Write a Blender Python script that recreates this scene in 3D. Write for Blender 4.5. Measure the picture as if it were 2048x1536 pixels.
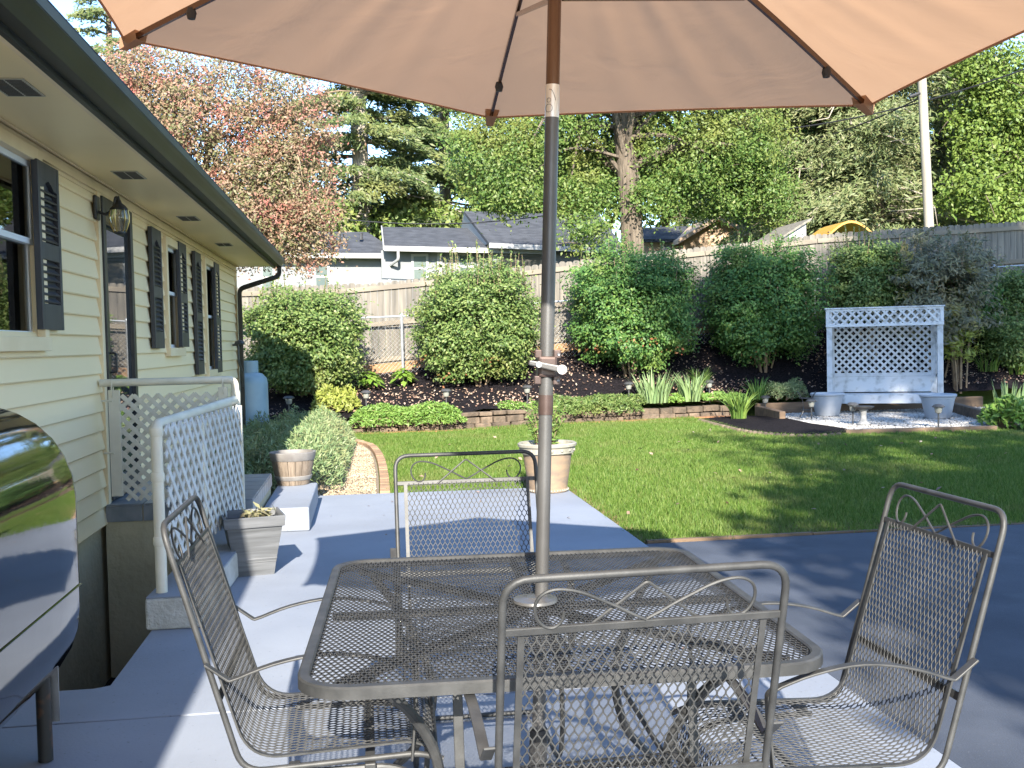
import bpy, math, random
import numpy as np
from mathutils import Vector, Matrix
random.seed(7)
rng = np.random.default_rng(11)
for _o in list(bpy.data.objects):
    bpy.data.objects.remove(_o)
S = bpy.context.scene
COL = S.collection
R = math.radians

# ---------------------------------------------------------------- camera
CAM = np.array([0.0, 0.0, 1.45]); FPX = 2100.0
PSI, THE, RHO = 0.1382, 0.0393, 0.0225
_f = np.array([math.sin(PSI)*math.cos(THE), math.cos(PSI)*math.cos(THE), -math.sin(THE)])
_r0 = np.array([math.cos(PSI), -math.sin(PSI), 0.0]); _u0 = np.cross(_r0, _f)
_r = _r0*math.cos(RHO)-_u0*math.sin(RHO); _u = _u0*math.cos(RHO)+_r0*math.sin(RHO)
cd = bpy.data.cameras.new('camera'); cd.sensor_width = 36; cd.lens = FPX/2048*36
cd.clip_start = .05; cd.clip_end = 2000
cam = bpy.data.objects.new('camera', cd); COL.objects.link(cam)
M = Matrix(((_r[0], _u[0], -_f[0], 0), (_r[1], _u[1], -_f[1], 0), (_r[2], _u[2], -_f[2], CAM[2]), (0, 0, 0, 1)))
cam.matrix_world = M
S.camera = cam
S.render.resolution_x, S.render.resolution_y = 1024, 768

# ---------------------------------------------------------------- light
SDX, SDY = 0.146, 1.781                    # metres a shadow runs per metre of height
elev = math.atan(1/math.hypot(SDX, SDY)); azim = math.atan2(-SDX, -SDY)
w = bpy.data.worlds.new('World'); S.world = w; w.use_nodes = True
nt = w.node_tree
sky = nt.nodes.new('ShaderNodeTexSky'); sky.sky_type = 'NISHITA'; sky.sun_disc = False
sky.sun_elevation = elev; sky.sun_rotation = azim % (2*math.pi)
sky.air_density = 1.0; sky.dust_density = 0.25; sky.ozone_density = 4.0
bg = nt.nodes['Background']; bg.inputs[1].default_value = 0.15
nt.links.new(sky.outputs[0], bg.inputs[0])
sl = bpy.data.lights.new('sun', 'SUN'); sl.energy = 5.0; sl.angle = R(.5); sl.color = (1, .925, .80)
sun = bpy.data.objects.new('sun', sl); COL.objects.link(sun)
sun.rotation_euler = Vector((SDX, SDY, -1)).to_track_quat('-Z', 'Y').to_euler()
sun.location = (-2, -20, 14)
S.view_settings.view_transform = 'Standard'; S.view_settings.look = 'None'
S.view_settings.exposure = 1.88; S.view_settings.gamma = 1
S.view_settings.use_curve_mapping = False

# ---------------------------------------------------------------- pixel -> place helpers (2048 x 1536 photo pixels)
def ray(x, y): return _f+_r*(x-1024)/FPX+_u*(768-y)/FPX
def G(x, y, z=0.0):
    d = ray(x, y); return CAM+d*(z-CAM[2])/d[2]
def PX(x, y, X):
    d = ray(x, y); return CAM+d*X/d[0]
def PY(x, y, Y):
    d = ray(x, y); return CAM+d*Y/d[1]

# ---------------------------------------------------------------- materials
MATS = {}
def nmat(name):
    m = bpy.data.materials.new(name); m.use_nodes = True
    MATS[name] = m
    return m, m.node_tree.nodes, m.node_tree.links, m.node_tree.nodes['Principled BSDF']
def c4(c): return (c[0], c[1], c[2], 1)
def mat(name, c, c2=None, rough=.6, metal=0, scale=6, detail=6, bump=0, bscale=None, spec=.5, objrand=0, island=0,
        coat=0, stretch=None, ramp=(.35, .65), bdist=.02):
    """principled with noise-mixed colour, optional per-object / per-island value change and bump"""
    m, n, l, p = nmat(name)
    p.inputs['Roughness'].default_value = rough; p.inputs['Metallic'].default_value = metal
    p.inputs['Specular IOR Level'].default_value = spec; p.inputs['Coat Weight'].default_value = coat
    tc = n.new('ShaderNodeTexCoord'); mp = n.new('ShaderNodeMapping'); l.new(tc.outputs['Object'], mp.inputs[0])
    if stretch: mp.inputs['Scale'].default_value = stretch
    col = None
    if c2 is not None:
        t = n.new('ShaderNodeTexNoise'); t.inputs['Scale'].default_value = scale; t.inputs['Detail'].default_value = detail
        l.new(mp.outputs[0], t.inputs['Vector'])
        r = n.new('ShaderNodeValToRGB'); r.color_ramp.elements[0].position = ramp[0]; r.color_ramp.elements[1].position = ramp[1]
        r.color_ramp.elements[0].color = c4(c); r.color_ramp.elements[1].color = c4(c2)
        l.new(t.outputs['Fac'], r.inputs[0]); col = r.outputs[0]
    else:
        rgb = n.new('ShaderNodeRGB'); rgb.outputs[0].default_value = c4(c); col = rgb.outputs[0]
    for amt, src in ((objrand, 'o'), (island, 'i')):
        if amt:
            if src == 'o': q = n.new('ShaderNodeObjectInfo').outputs['Random']
            else: q = n.new('ShaderNodeNewGeometry').outputs['Random Per Island']
            mr = n.new('ShaderNodeMapRange'); mr.inputs[3].default_value = 1-amt; mr.inputs[4].default_value = 1+amt
            l.new(q, mr.inputs[0])
            hs = n.new('ShaderNodeHueSaturation'); l.new(mr.outputs[0], hs.inputs['Value']); l.new(col, hs.inputs['Color'])
            col = hs.outputs[0]
    l.new(col, p.inputs['Base Color'])
    if bump:
        t2 = n.new('ShaderNodeTexNoise'); t2.inputs['Scale'].default_value = bscale or scale*4; t2.inputs['Detail'].default_value = 5
        l.new(mp.outputs[0], t2.inputs['Vector'])
        b = n.new('ShaderNodeBump'); b.inputs['Strength'].default_value = bump; b.inputs['Distance'].default_value = bdist
        l.new(t2.outputs['Fac'], b.inputs['Height']); l.new(b.outputs[0], p.inputs['Normal'])
    return m
def leafmat(name, cols, trans=.35, rough=.5, patch=None, pscale=.6, pr=(.5, .62), spec=.35):
    """leaf colour from a per-leaf random ramp; patch = second set of colours in noise patches"""
    m, n, l, p = nmat(name)
    g = n.new('ShaderNodeNewGeometry')
    def ramp(cs):
        r = n.new('ShaderNodeValToRGB'); cr = r.color_ramp; cr.interpolation = 'LINEAR'
        while len(cr.elements) < len(cs): cr.elements.new(.5)
        for i, c in enumerate(cs): cr.elements[i].position = i/(len(cs)-1) if len(cs) > 1 else 0; cr.elements[i].color = c4(c)
        l.new(g.outputs['Random Per Island'], r.inputs[0]); return r.outputs[0]
    col = ramp(cols)
    if patch:
        t = n.new('ShaderNodeTexNoise'); t.inputs['Scale'].default_value = pscale; t.inputs['Detail'].default_value = 3
        tc = n.new('ShaderNodeTexCoord'); l.new(tc.outputs['Object'], t.inputs['Vector'])
        mr = n.new('ShaderNodeMapRange'); mr.inputs[1].default_value = pr[0]; mr.inputs[2].default_value = pr[1]
        l.new(t.outputs['Fac'], mr.inputs[0])
        mx = n.new('ShaderNodeMix'); mx.data_type = 'RGBA'
        l.new(mr.outputs[0], mx.inputs[0]); l.new(col, mx.inputs[6]); l.new(ramp(patch), mx.inputs[7]); col = mx.outputs[2]
    l.new(col, p.inputs['Base Color']); p.inputs['Roughness'].default_value = rough; p.inputs['Specular IOR Level'].default_value = spec
    tr = n.new('ShaderNodeBsdfTranslucent'); l.new(col, tr.inputs[0])
    ms = n.new('ShaderNodeMixShader'); ms.inputs[0].default_value = trans
    l.new(p.outputs[0], ms.inputs[1]); l.new(tr.outputs[0], ms.inputs[2])
    l.new(ms.outputs[0], n['Material Output'].inputs[0])
    return m

# ---------------------------------------------------------------- mesh builder
ORG = {}
def place(o, parent, loc=None):
    COL.objects.link(o)
    if parent is not None:
        o.parent = parent; ORG[o.name] = ORG.get(parent.name, Vector((0, 0, 0)))
    elif loc is not None:
        o.location = loc; ORG[o.name] = Vector(loc)
    return o
def tag(o, label=None, cat=None, group=None, kind=None):
    if label: o['label'] = label
    if cat: o['category'] = cat
    if group: o['group'] = group
    if kind: o['kind'] = kind
    return o
def thing(name, label, cat, loc=(0, 0, 0), group=None):
    o = bpy.data.objects.new(name, None); o.empty_display_size = .2
    place(o, None, Vector([float(q) for q in loc])); return tag(o, label, cat, group)
def nrm(v):
    v = np.asarray(v, float); return v/(np.linalg.norm(v)+1e-12)
def smooth_path(pts, n=6, closed=False):
    P = [np.asarray(p, float) for p in pts]; out = []
    N = len(P); rngi = range(N if closed else N-1)
    for i in rngi:
        if closed: a, b, c, d = P[(i-1) % N], P[i], P[(i+1) % N], P[(i+2) % N]
        else: a, b, c, d = P[max(i-1, 0)], P[i], P[i+1], P[min(i+2, N-1)]
        for k in range(n):
            t = k/n
            out.append(.5*((2*b)+(-a+c)*t+(2*a-5*b+4*c-d)*t*t+(-a+3*b-3*c+d)*t**3))
    if not closed: out.append(P[-1])
    return out
def fillet(pts, r, n=6):
    """polyline with rounded corners"""
    P = [np.asarray(p, float) for p in pts]; out = [P[0]]
    for i in range(1, len(P)-1):
        a, b, c = P[i-1], P[i], P[i+1]
        rr = min(r, .49*np.linalg.norm(a-b), .49*np.linalg.norm(c-b))
        p, q = b+nrm(a-b)*rr, b+nrm(c-b)*rr
        for k in range(n+1):
            t = k/n; out.append((1-t)**2*p+2*t*(1-t)*b+t*t*q)
    out.append(P[-1]); return out
class MB:
    def __init__(s): s.v = []; s.f = []
    def add(s, v, f):
        k = len(s.v); s.v += [tuple(map(float, p)) for p in v]; s.f += [tuple(i+k for i in q) for q in f]; return s
    def obox(s, c, ax, ay, az):
        c, ax, ay, az = (np.asarray(q, float) for q in (c, ax, ay, az))
        v = [c+sx*ax+sy*ay+sz*az for sz in (-1, 1) for sy in (-1, 1) for sx in (-1, 1)]
        return s.add(v, [(0, 2, 3, 1), (4, 5, 7, 6), (0, 1, 5, 4), (2, 6, 7, 3), (0, 4, 6, 2), (1, 3, 7, 5)])
    def box(s, x0, x1, y0, y1, z0, z1):
        return s.obox(((x0+x1)/2, (y0+y1)/2, (z0+z1)/2), ((x1-x0)/2, 0, 0), (0, (y1-y0)/2, 0), (0, 0, (z1-z0)/2))
    def bar(s, p, q, wdir, wd, th):
        """rectangular bar from p to q, width along wdir"""
        p, q = np.asarray(p, float), np.asarray(q, float); d = nrm(q-p)
        wv = np.asarray(wdir, float); wv = nrm(wv-d*(wv@d)); t = np.cross(d, wv)
        return s.obox((p+q)/2, (q-p)/2, wv*wd/2, t*th/2)
    def sweep(s, path, prof, updir=None, closed=False, caps=True, rad=None, sdir=None):
        """sweep a 2D profile [(a,b)..]; a along side, b along normal"""
        P = [np.asarray(p, float) for p in path]; N = len(P); k = len(prof); V = []
        T = []
        for i in range(N):
            if closed: t = P[(i+1) % N]-P[(i-1) % N]
            else: t = P[min(i+1, N-1)]-P[max(i-1, 0)]
            T.append(nrm(t))
        if updir is None:
            up = np.array([0, 0, 1.0]) if abs(T[0][2]) < .9 else np.array([1.0, 0, 0])
        else: up = np.asarray(updir, float)
        sd = nrm(np.cross(T[0], up)); 
        for i in range(N):
            if sdir is not None: sd = np.asarray(sdir, float)
            elif updir is not None: sd = nrm(np.cross(T[i], up))
            else: sd = nrm(sd-T[i]*(sd@T[i]))
            nn = np.cross(sd, T[i]); m = 1 if rad is None else rad[i]
            for a, b in prof: V.append(P[i]+(sd*a+nn*b)*m)
        F = []
        for i in range(N if closed else N-1):
            j = (i+1) % N
            for q in range(k): F.append((i*k+q, i*k+(q+1) % k, j*k+(q+1) % k, j*k+q))
        if caps and not closed: F += [tuple(range(k-1, -1, -1)), tuple((N-1)*k+q for q in range(k))]
        return s.add(V, F)
    def tube(s, path, r, n=8, closed=False, caps=True):
        rad = None
        if not np.isscalar(r): rad = list(r); r = 1.0
        prof = [(r*math.cos(2*math.pi*i/n), r*math.sin(2*math.pi*i/n)) for i in range(n)]
        return s.sweep(path, prof, None, closed, caps, rad)
    def strap(s, path, sdir, wd, th):
        return s.sweep(path, [(-wd/2, -th/2), (wd/2, -th/2), (wd/2, th/2), (-wd/2, th/2)], sdir=sdir)
    def flat(s, path, updir, wd, th, closed=False):
        return s.sweep(path, [(-wd/2, -th/2), (wd/2, -th/2), (wd/2, th/2), (-wd/2, th/2)], updir, closed)
    def lathe(s, prof, c=(0, 0, 0), n=24, sx=1, sy=1, rot=0):
        V = []; F = []; k = len(prof)
        for i in range(n):
            a = 2*math.pi*i/n+rot
            for r, z in prof: V.append((c[0]+sx*r*math.cos(a), c[1]+sy*r*math.sin(a), c[2]+z))
        for i in range(n):
            j = (i+1) % n
            for q in range(k-1): F.append((i*k+q, j*k+q, j*k+q+1, i*k+q+1))
        if prof[0][0] > 1e-6: F.append(tuple(i*k for i in range(n-1, -1, -1)))
        if prof[-1][0] > 1e-6: F.append(tuple(i*k+k-1 for i in range(n)))
        return s.add(V, F)
    def grid(s, P):
        """P[i][j] points"""
        a, b = len(P), len(P[0]); V = [p for row in P for p in row]
        return s.add(V, [(i*b+j, i*b+j+1, (i+1)*b+j+1, (i+1)*b+j) for i in range(a-1) for j in range(b-1)])
    def build(s, name, m, parent=None, smooth=False, loc=None, bev=0, kind=None, label=None):
        me = bpy.data.meshes.new(name)
        o0 = ORG.get(parent.name, Vector((0, 0, 0))) if parent is not None else Vector(loc or (0, 0, 0))
        me.from_pydata([(x-o0.x, y-o0.y, z-o0.z) for x, y, z in s.v], [], s.f)
        import bmesh
        bm = bmesh.new(); bm.from_mesh(me); bmesh.ops.recalc_face_normals(bm, faces=bm.faces); bm.to_mesh(me); bm.free()
        me.materials.append(MATS[m] if isinstance(m, str) else m)
        o = bpy.data.objects.new(name, me); place(o, parent, loc)
        if smooth:
            me.polygons.foreach_set('use_smooth', [True]*len(me.polygons))
            try: me.set_sharp_from_angle(angle=R(38))
            except Exception: pass
        if bev:
            b = o.modifiers.new('bevel', 'BEVEL'); b.width = bev; b.segments = 2; b.limit_method = 'ANGLE'
        if kind: o['kind'] = kind
        if label: o['label'] = label
        return o
def fastmesh(name, V, F, m, parent=None, loc=None, kind=None, smooth=False):
    """V (N,3), F (M,k) numpy arrays"""
    me = bpy.data.meshes.new(name)
    o0 = ORG.get(parent.name, Vector((0, 0, 0))) if parent is not None else Vector(loc or (0, 0, 0))
    V = np.asarray(V, np.float32)-np.array(o0, np.float32); F = np.asarray(F, np.int32); k = F.shape[1]
    me.vertices.add(len(V)); me.vertices.foreach_set('co', V.ravel())
    me.loops.add(F.size); me.loops.foreach_set('vertex_index', F.ravel())
    me.polygons.add(len(F)); me.polygons.foreach_set('loop_start', np.arange(0, F.size, k, dtype=np.int32))
    me.update(calc_edges=True)
    if smooth: me.polygons.foreach_set('use_smooth', np.ones(len(F), bool))
    me.materials.append(MATS[m] if isinstance(m, str) else m)
    o = bpy.data.objects.new(name, me); place(o, parent, loc)
    if kind: o['kind'] = kind
    return o
def unit(a): return a/(np.linalg.norm(a, axis=1, keepdims=True)+1e-9)
def leafquads(P, N, L, W, T=None, var=.3, fold=.12):
    """rhombic leaves at P, normal N, long axis T (random if None)"""
    n = len(P); N = unit(N)
    T = rng.normal(size=(n, 3)) if T is None else T
    T = unit(T-N*(T*N).sum(1, keepdims=True)); B = np.cross(N, T)
    s = (1+rng.uniform(-var, var, (n, 1)))
    l, wd = L*s/2, W*s/2
    c = P+N*(fold*wd*2)
    V = np.stack([P-T*l, c+B*wd-T*l*.15, P+T*l, c-B*wd-T*l*.15], 1).reshape(-1, 3)
    return V, np.arange(4*n).reshape(n, 4)
def leaves(name, P, N, L, W, m, parent=None, loc=None, T=None, kind=None, var=.3):
    V, F = leafquads(P, N, L, W, T, var)
    return fastmesh(name, V, F, m, parent, loc, kind)
def blob_points(blobs, nclump, per, spread, shell=.45, flat=.75, zmin=None):
    """leaf points in clumps spread through ellipsoids [(c, (rx,ry,rz))]"""
    vol = np.array([b[1][0]*b[1][1]*b[1][2] for b in blobs])**.75; vol /= vol.sum()
    cl = []; out = []
    for (c, r), q in zip(blobs, vol):
        k = max(3, int(nclump*q)); d = unit(rng.normal(size=(k, 3)))
        rad = rng.uniform(shell**3, 1, (k, 1))**(1/3)
        cl.append(np.array(c)+d*rad*np.array(r)); out.append(d)
    cl = np.concatenate(cl); out = np.concatenate(out)
    n = len(cl); sz = rng.uniform(.6, 1.35, (n, 1, 1))
    P = cl[:, None, :]+rng.normal(size=(n, per, 3))*np.array([1, 1, flat])*spread*sz
    O = np.repeat(out, per, 0)
    P = P.reshape(-1, 3)
    if zmin is not None:
        k = P[:, 2] > zmin; P, O = P[k], O[k]
    return P, O, cl
def dup(root, loc, rotz=None, label=None):
    r = root.copy(); COL.objects.link(r); r.location = loc
    if rotz is not None: r.rotation_euler = (0, 0, rotz)
    if label: r['label'] = label
    for ch in list(root.children):
        c = ch.copy(); COL.objects.link(c); c.parent = r
        for g in list(ch.children):
            d = g.copy(); COL.objects.link(d); d.parent = c
    return r

# ---------------------------------------------------------------- colours
def blotchy(name, c, c2, patch_col, big, speck, speckcol, rough, bump, bscale, dscale=.55, dr=(.52, .78), damt=.6):
    """base mix + soft patches (stains on concrete, paler on asphalt) + fine specks"""
    m = mat(name, c, c2, rough=rough, scale=big, bump=bump, bscale=bscale, bdist=.004)
    n, l = m.node_tree.nodes, m.node_tree.links; p = n['Principled BSDF']; src = p.inputs['Base Color'].links[0].from_socket
    tc = n.new('ShaderNodeTexCoord')
    def layer(scale, lo, hi, amt, col, src, detail=5):
        t = n.new('ShaderNodeTexNoise'); t.inputs['Scale'].default_value = scale; t.inputs['Detail'].default_value = detail; t.inputs['Roughness'].default_value = .62
        l.new(tc.outputs['Object'], t.inputs['Vector']); mr = n.new('ShaderNodeMapRange'); mr.inputs[1].default_value = lo; mr.inputs[2].default_value = hi; mr.inputs[4].default_value = amt
        l.new(t.outputs['Fac'], mr.inputs[0]); mx = n.new('ShaderNodeMix'); mx.data_type = 'RGBA'; mx.inputs[7].default_value = c4(col)
        l.new(mr.outputs[0], mx.inputs[0]); l.new(src, mx.inputs[6]); return mx.outputs[2]
    src = layer(dscale, dr[0], dr[1], damt, patch_col, src, 8); src = layer(speck, .66, .74, .55, speckcol, src, 2)
    l.new(src, p.inputs['Base Color']); return m
blotchy('painted_concrete', (.195, .218, .265), (.222, .246, .292), (.152, .167, .198), 1.4, 38, (.085, .088, .095), .72, .25, 70, dr=(.44, .72), damt=.8)
blotchy('asphalt', (.030, .038, .056), (.05, .060, .082), (.10, .12, .145), 2.2, 120, (.11, .12, .14), .85, .6, 170, dscale=.9, dr=(.60, .80), damt=.7)  # soft noise patches paler than the base, plus pale specks
mat('rough_concrete', (.34, .33, .30), (.46, .44, .41), rough=.9, scale=9, bump=.8, bscale=45, bdist=.012)
mat('siding', (.86, .69, .43), (.80, .635, .385), rough=.45, scale=1.3, objrand=.025, bump=.10, bscale=40, stretch=(1, .12, 1), bdist=.006)
mat('trim', (.82, .66, .43), (.74, .58, .36), rough=.5, scale=3)
mat('soffit', (.86, .68, .38), (.78, .60, .31), rough=.4, scale=.9, ramp=(.4, .8))
mat('gutter', (.010, .008, .007), (.026, .024, .017), rough=.45, scale=3, stretch=(1, .4, 1), spec=.4)
mat('gutter_stain', (.03, .028, .02), (.075, .072, .05), rough=.5, scale=5, stretch=(1, .25, 1))
mat('black_paint', (.016, .016, .019), (.03, .03, .034), rough=.42, scale=14)
mat('shutter', (.028, .028, .035), (.05, .05, .058), rough=.5, scale=12, stretch=(1, 1, .2))
mat('white_vinyl', (.74, .75, .76), (.66, .67, .69), rough=.4, scale=4)
mat('glass', (.03, .035, .04), rough=.02, spec=.9)
_m, _n, _l, _p = nmat('window_glass')
_fr = _n.new('ShaderNodeFresnel'); _fr.inputs[0].default_value = 1.6; _tr = _n.new('ShaderNodeBsdfTransparent'); _tr.inputs[0].default_value = (.82, .86, .88, 1)
_gl = _n.new('ShaderNodeBsdfGlossy'); _gl.inputs['Roughness'].default_value = .015; _mx = _n.new('ShaderNodeMixShader')
_l.new(_fr.outputs[0], _mx.inputs[0]); _l.new(_tr.outputs[0], _mx.inputs[1]); _l.new(_gl.outputs[0], _mx.inputs[2]); _l.new(_mx.outputs[0], _n['Material Output'].inputs[0])
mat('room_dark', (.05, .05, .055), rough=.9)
mat('curtain', (.55, .54, .52), (.42, .41, .40), rough=.9, scale=14, stretch=(1, 3, .1))
mat('brass_glass', (.55, .50, .38), rough=.05, spec=.8)
MATS['brass_glass'].node_tree.nodes['Principled BSDF'].inputs['Transmission Weight'].default_value = .85
mat('brass', (.5, .36, .14), rough=.3, metal=1)
mat('bare_metal', (.45, .45, .46), (.34, .34, .36), rough=.35, metal=.9, scale=8)
mat('foundation', (.44, .385, .26), (.36, .315, .21), rough=.8, scale=2, bump=.5, bscale=18, bdist=.02)
mat('tile', (.16, .18, .21), (.24, .25, .27), rough=.35, scale=10, objrand=.12)
mat('grout', (.09, .09, .09), rough=.9)
mat('cream_pipe', (.66, .61, .50), (.56, .51, .41), rough=.5, scale=5, bump=.2, bscale=40, bdist=.004)
mat('beige_lattice', (.60, .56, .48), (.53, .49, .41), rough=.55, scale=6, objrand=.04)
mat('white_lattice', (.56, .56, .56), (.48, .47, .45), rough=.6, scale=7, objrand=.05)
mat('old_white_wood', (.50, .51, .53), (.20, .20, .19), rough=.75, scale=7, detail=9, stretch=(1, 1, 1), ramp=(.50, .78), objrand=.06, bump=.3, bscale=50, bdist=.004)
mat('tank_black', (.006, .006, .007), (.011, .011, .012), rough=.07, scale=5, coat=.6, bump=.10, bscale=7, bdist=.012, spec=.7)
mat('rust_pipe', (.02, .018, .016), (.11, .045, .02), rough=.6, scale=16, ramp=(.55, .75))
mat('propane_grey', (.26, .36, .42), (.20, .29, .35), rough=.35, scale=3)
mat('patio_metal', (.034, .035, .036), (.056, .057, .058), rough=.52, metal=.25, scale=20, bump=.2, bscale=220, bdist=.0015, spec=.4)
mat('mesh_metal', (.042, .043, .044), (.07, .071, .072), rough=.6, metal=.2, scale=14, spec=.4)
mat('pole_grey', (.088, .086, .086), (.112, .110, .11), rough=.38, metal=.45, scale=8, bump=.15, bscale=300, bdist=.001)
mat('pole_brown', (.10, .052, .028), (.12, .065, .036), rough=.25, metal=.4, scale=3, coat=.3)
mat('band_brown', (.06, .038, .033), (.10, .072, .066), rough=.35, metal=.4, scale=12)
mat('silver_label', (.68, .66, .62), rough=.28, metal=.5)
mat('ink', (.02, .02, .02), rough=.6)
mat('sticker_white', (.42, .42, .41), rough=.4)
mat('sticker_red', (.55, .05, .04), rough=.4)
mat('sticker_blue', (.06, .16, .45), rough=.4)
mat('weight_black', (.03, .03, .032), rough=.6)
mat('mulch', (.006, .0055, .007), (.022, .018, .021), rough=1, scale=30, bump=1, bscale=60, bdist=.05, spec=.1)
mat('soil_red', (.30, .14, .065), (.20, .10, .05), rough=1, scale=6, bump=.6, bscale=30, bdist=.03)
mat('lawn_soil', (.05, .085, .018), (.085, .105, .028), rough=1, scale=1.2, bump=.6, bscale=60, bdist=.02, spec=.1)
mat('far_ground', (.06, .09, .025), (.12, .12, .05), rough=1, scale=.15)
mat('brick_tan', (.32, .20, .12), (.25, .155, .09), rough=.9, scale=14, objrand=.16, bump=.5, bscale=60, bdist=.006)
mat('block_brown', (.135, .098, .068), (.07, .053, .037), rough=.95, scale=8, objrand=.25, bump=.9, bscale=24, bdist=.02)
mat('timber', (.16, .105, .065), (.09, .06, .04), rough=.9, scale=10, stretch=(.2, 1, 1), bump=.4, bdist=.01)
mat('pea_gravel', (.40, .31, .21), (.24, .185, .125), rough=.85, scale=3, island=.35)
mat('white_gravel', (.40, .385, .36), (.26, .245, .225), rough=.85, scale=4, island=.3)
mat('gravel_bed', (.22, .18, .13), (.14, .11, .08), rough=1, scale=20)
mat('fence_wood', (.185, .165, .135), (.10, .092, .08), rough=.9, scale=5, stretch=(3, 3, .25), objrand=.14, bump=.3, bdist=.006)
mat('fence_rail', (.21, .18, .135), (.14, .12, .095), rough=.9, scale=6, stretch=(.2, 1, 1), objrand=.08)
mat('fence_base', (.30, .175, .085), (.22, .13, .065), rough=.95, scale=6, objrand=.12)
mat('galvanised', (.40, .42, .44), (.32, .34, .36), rough=.45, metal=.6, scale=10)
mat('neighbour_wall', (.18, .19, .20), (.16, .17, .18), rough=.8, scale=2)
mat('neighbour_trim', (.31, .31, .31), rough=.6)
mat('shingle', (.026, .029, .036), (.052, .056, .066), rough=.9, scale=2.2, stretch=(1, 1, 4), bump=.6, bscale=9, bdist=.05)
mat('shed_wall', (.46, .33, .23), (.40, .29, .20), rough=.85, scale=1.5)
mat('grey_wall', (.42, .42, .43), (.36, .36, .37), rough=.85, scale=1.5)
mat('slide_yellow', (.50, .26, .04), (.40, .22, .05), rough=.6, scale=2)
mat('bark', (.07, .055, .042), (.15, .12, .09), rough=1, scale=7, stretch=(2.2, 2.2, .35), bump=1, bscale=12, bdist=.05)
mat('pale_bark', (.22, .19, .15), (.36, .32, .26), rough=1, scale=6, stretch=(2, 2, .5), bump=.8, bscale=14, bdist=.03)
mat('twig', (.16, .11, .07), (.26, .19, .12), rough=.95, scale=8)
mat('pole_wood', (.30, .275, .225), (.22, .20, .165), rough=.9, scale=4, stretch=(3, 3, .2))
mat('wire', (.015, .015, .017), rough=.6)
mat('barrel_wood', (.19, .15, .115), (.12, .093, .07), rough=.85, scale=10, stretch=(4, 4, .3), objrand=.12, bump=.3, bdist=.006)
mat('barrel_band', (.14, .13, .125), (.20, .19, .18), rough=.6, scale=9)
mat('planter_grey', (.055, .058, .062), (.125, .13, .14), rough=.6, scale=5, stretch=(.6, .6, 9), ramp=(.3, .75))
mat('pot_soil', (.035, .026, .02), (.07, .05, .04), rough=1, scale=40, bump=1, bdist=.02)
mat('pot_brown', (.15, .115, .09), (.24, .17, .11), rough=.7, scale=6, stretch=(1, 1, 2.2))
mat('pot_cream', (.28, .265, .22), (.20, .19, .155), rough=.7, scale=12)
mat('pot_white', (.38, .40, .44), (.33, .35, .385), rough=.5, scale=4)
mat('lamp_dark', (.035, .035, .038), (.06, .06, .06), rough=.4, scale=20)
mat('lamp_lens', (.20, .20, .18), rough=.1, spec=.7)
mat('bath_stone', (.20, .20, .20), (.34, .33, .31), rough=.8, scale=14)
leafmat('grass_leaf', [(.060, .120, .016), (.090, .165, .026), (.13, .20, .040), (.19, .235, .07)], trans=.35,
        patch=[(.12, .17, .04), (.18, .20, .065), (.22, .20, .085)], pscale=.7, pr=(.52, .78), spec=.2)
leafmat('dry_grass', [(.22, .15, .07), (.30, .22, .11), (.16, .10, .05), (.12, .14, .04)], trans=.2)
leafmat('bush_leaf', [(.05, .095, .022), (.10, .165, .042), (.15, .215, .058), (.24, .29, .10)], patch=[(.18, .235, .06), (.22, .24, .07), (.24, .20, .07)], pr=(.58, .72), pscale=.9)
leafmat('bush_dark', [(0.047, 0.115, 0.027), (0.068, 0.155, 0.038), (0.101, 0.203, 0.047), (0.162, 0.243, 0.054)], patch=[(0.135, 0.216, 0.041), (0.203, 0.243, 0.054), (0.162, 0.203, 0.041)], pr=(.58, .72), pscale=.9)
leafmat('autumn_leaf', [(.28, .09, .05), (.30, .15, .06), (.22, .16, .06)])
leafmat('dogwood_leaf', [(.11, .14, .05), (.18, .19, .08), (.25, .21, .12), (.36, .23, .18), (.13, .15, .06)],
        patch=[(.44, .15, .13), (.40, .21, .17), (.46, .12, .12), (.26, .20, .11), (.18, .18, .08)], pscale=1.6, pr=(.46, .66), trans=.4)
leafmat('oak_leaf', [(.05, .105, .020), (.085, .155, .032), (.13, .20, .045), (.20, .25, .07)], patch=[(.17, .21, .05), (.21, .22, .06), (.11, .16, .035)], pscale=.45, trans=.4)
leafmat('bright_leaf', [(.10, .17, .03), (.145, .215, .04), (.19, .25, .055), (.09, .14, .03)], trans=.4)
leafmat('hemlock_leaf', [(.05, .085, .028), (.085, .125, .04), (.12, .16, .055), (.16, .18, .065)], patch=[(.20, .21, .06), (.14, .16, .06)], pscale=.5, trans=.3)
leafmat('pale_conifer', [(.10, .14, .055), (.15, .19, .075), (.20, .235, .10), (.26, .26, .13)], patch=[(.12, .16, .06), (.22, .22, .10)], pscale=.6, trans=.4)
leafmat('far_leaf', [(0.084, 0.140, 0.028), (0.140, 0.196, 0.042), (0.210, 0.238, 0.070)], trans=.3)
leafmat('ivy_leaf', [(.022, .05, .012), (.035, .075, .018), (.05, .10, .022)])
leafmat('juniper_leaf', [(.09, .15, .06), (.14, .20, .085), (.19, .25, .115), (.26, .28, .14)], patch=[(.24, .22, .12), (.18, .18, .08)], pr=(.55, .7), pscale=2, trans=.2)
leafmat('creeper_leaf', [(.10, .20, .035), (.15, .26, .05), (.21, .30, .075)], trans=.3)
leafmat('iris_leaf', [(.17, .26, .11), (.23, .32, .15), (.20, .28, .10)], trans=.3)
leafmat('lily_leaf', [(.09, .17, .035), (.14, .23, .05), (.20, .28, .06)], trans=.35)
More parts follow.
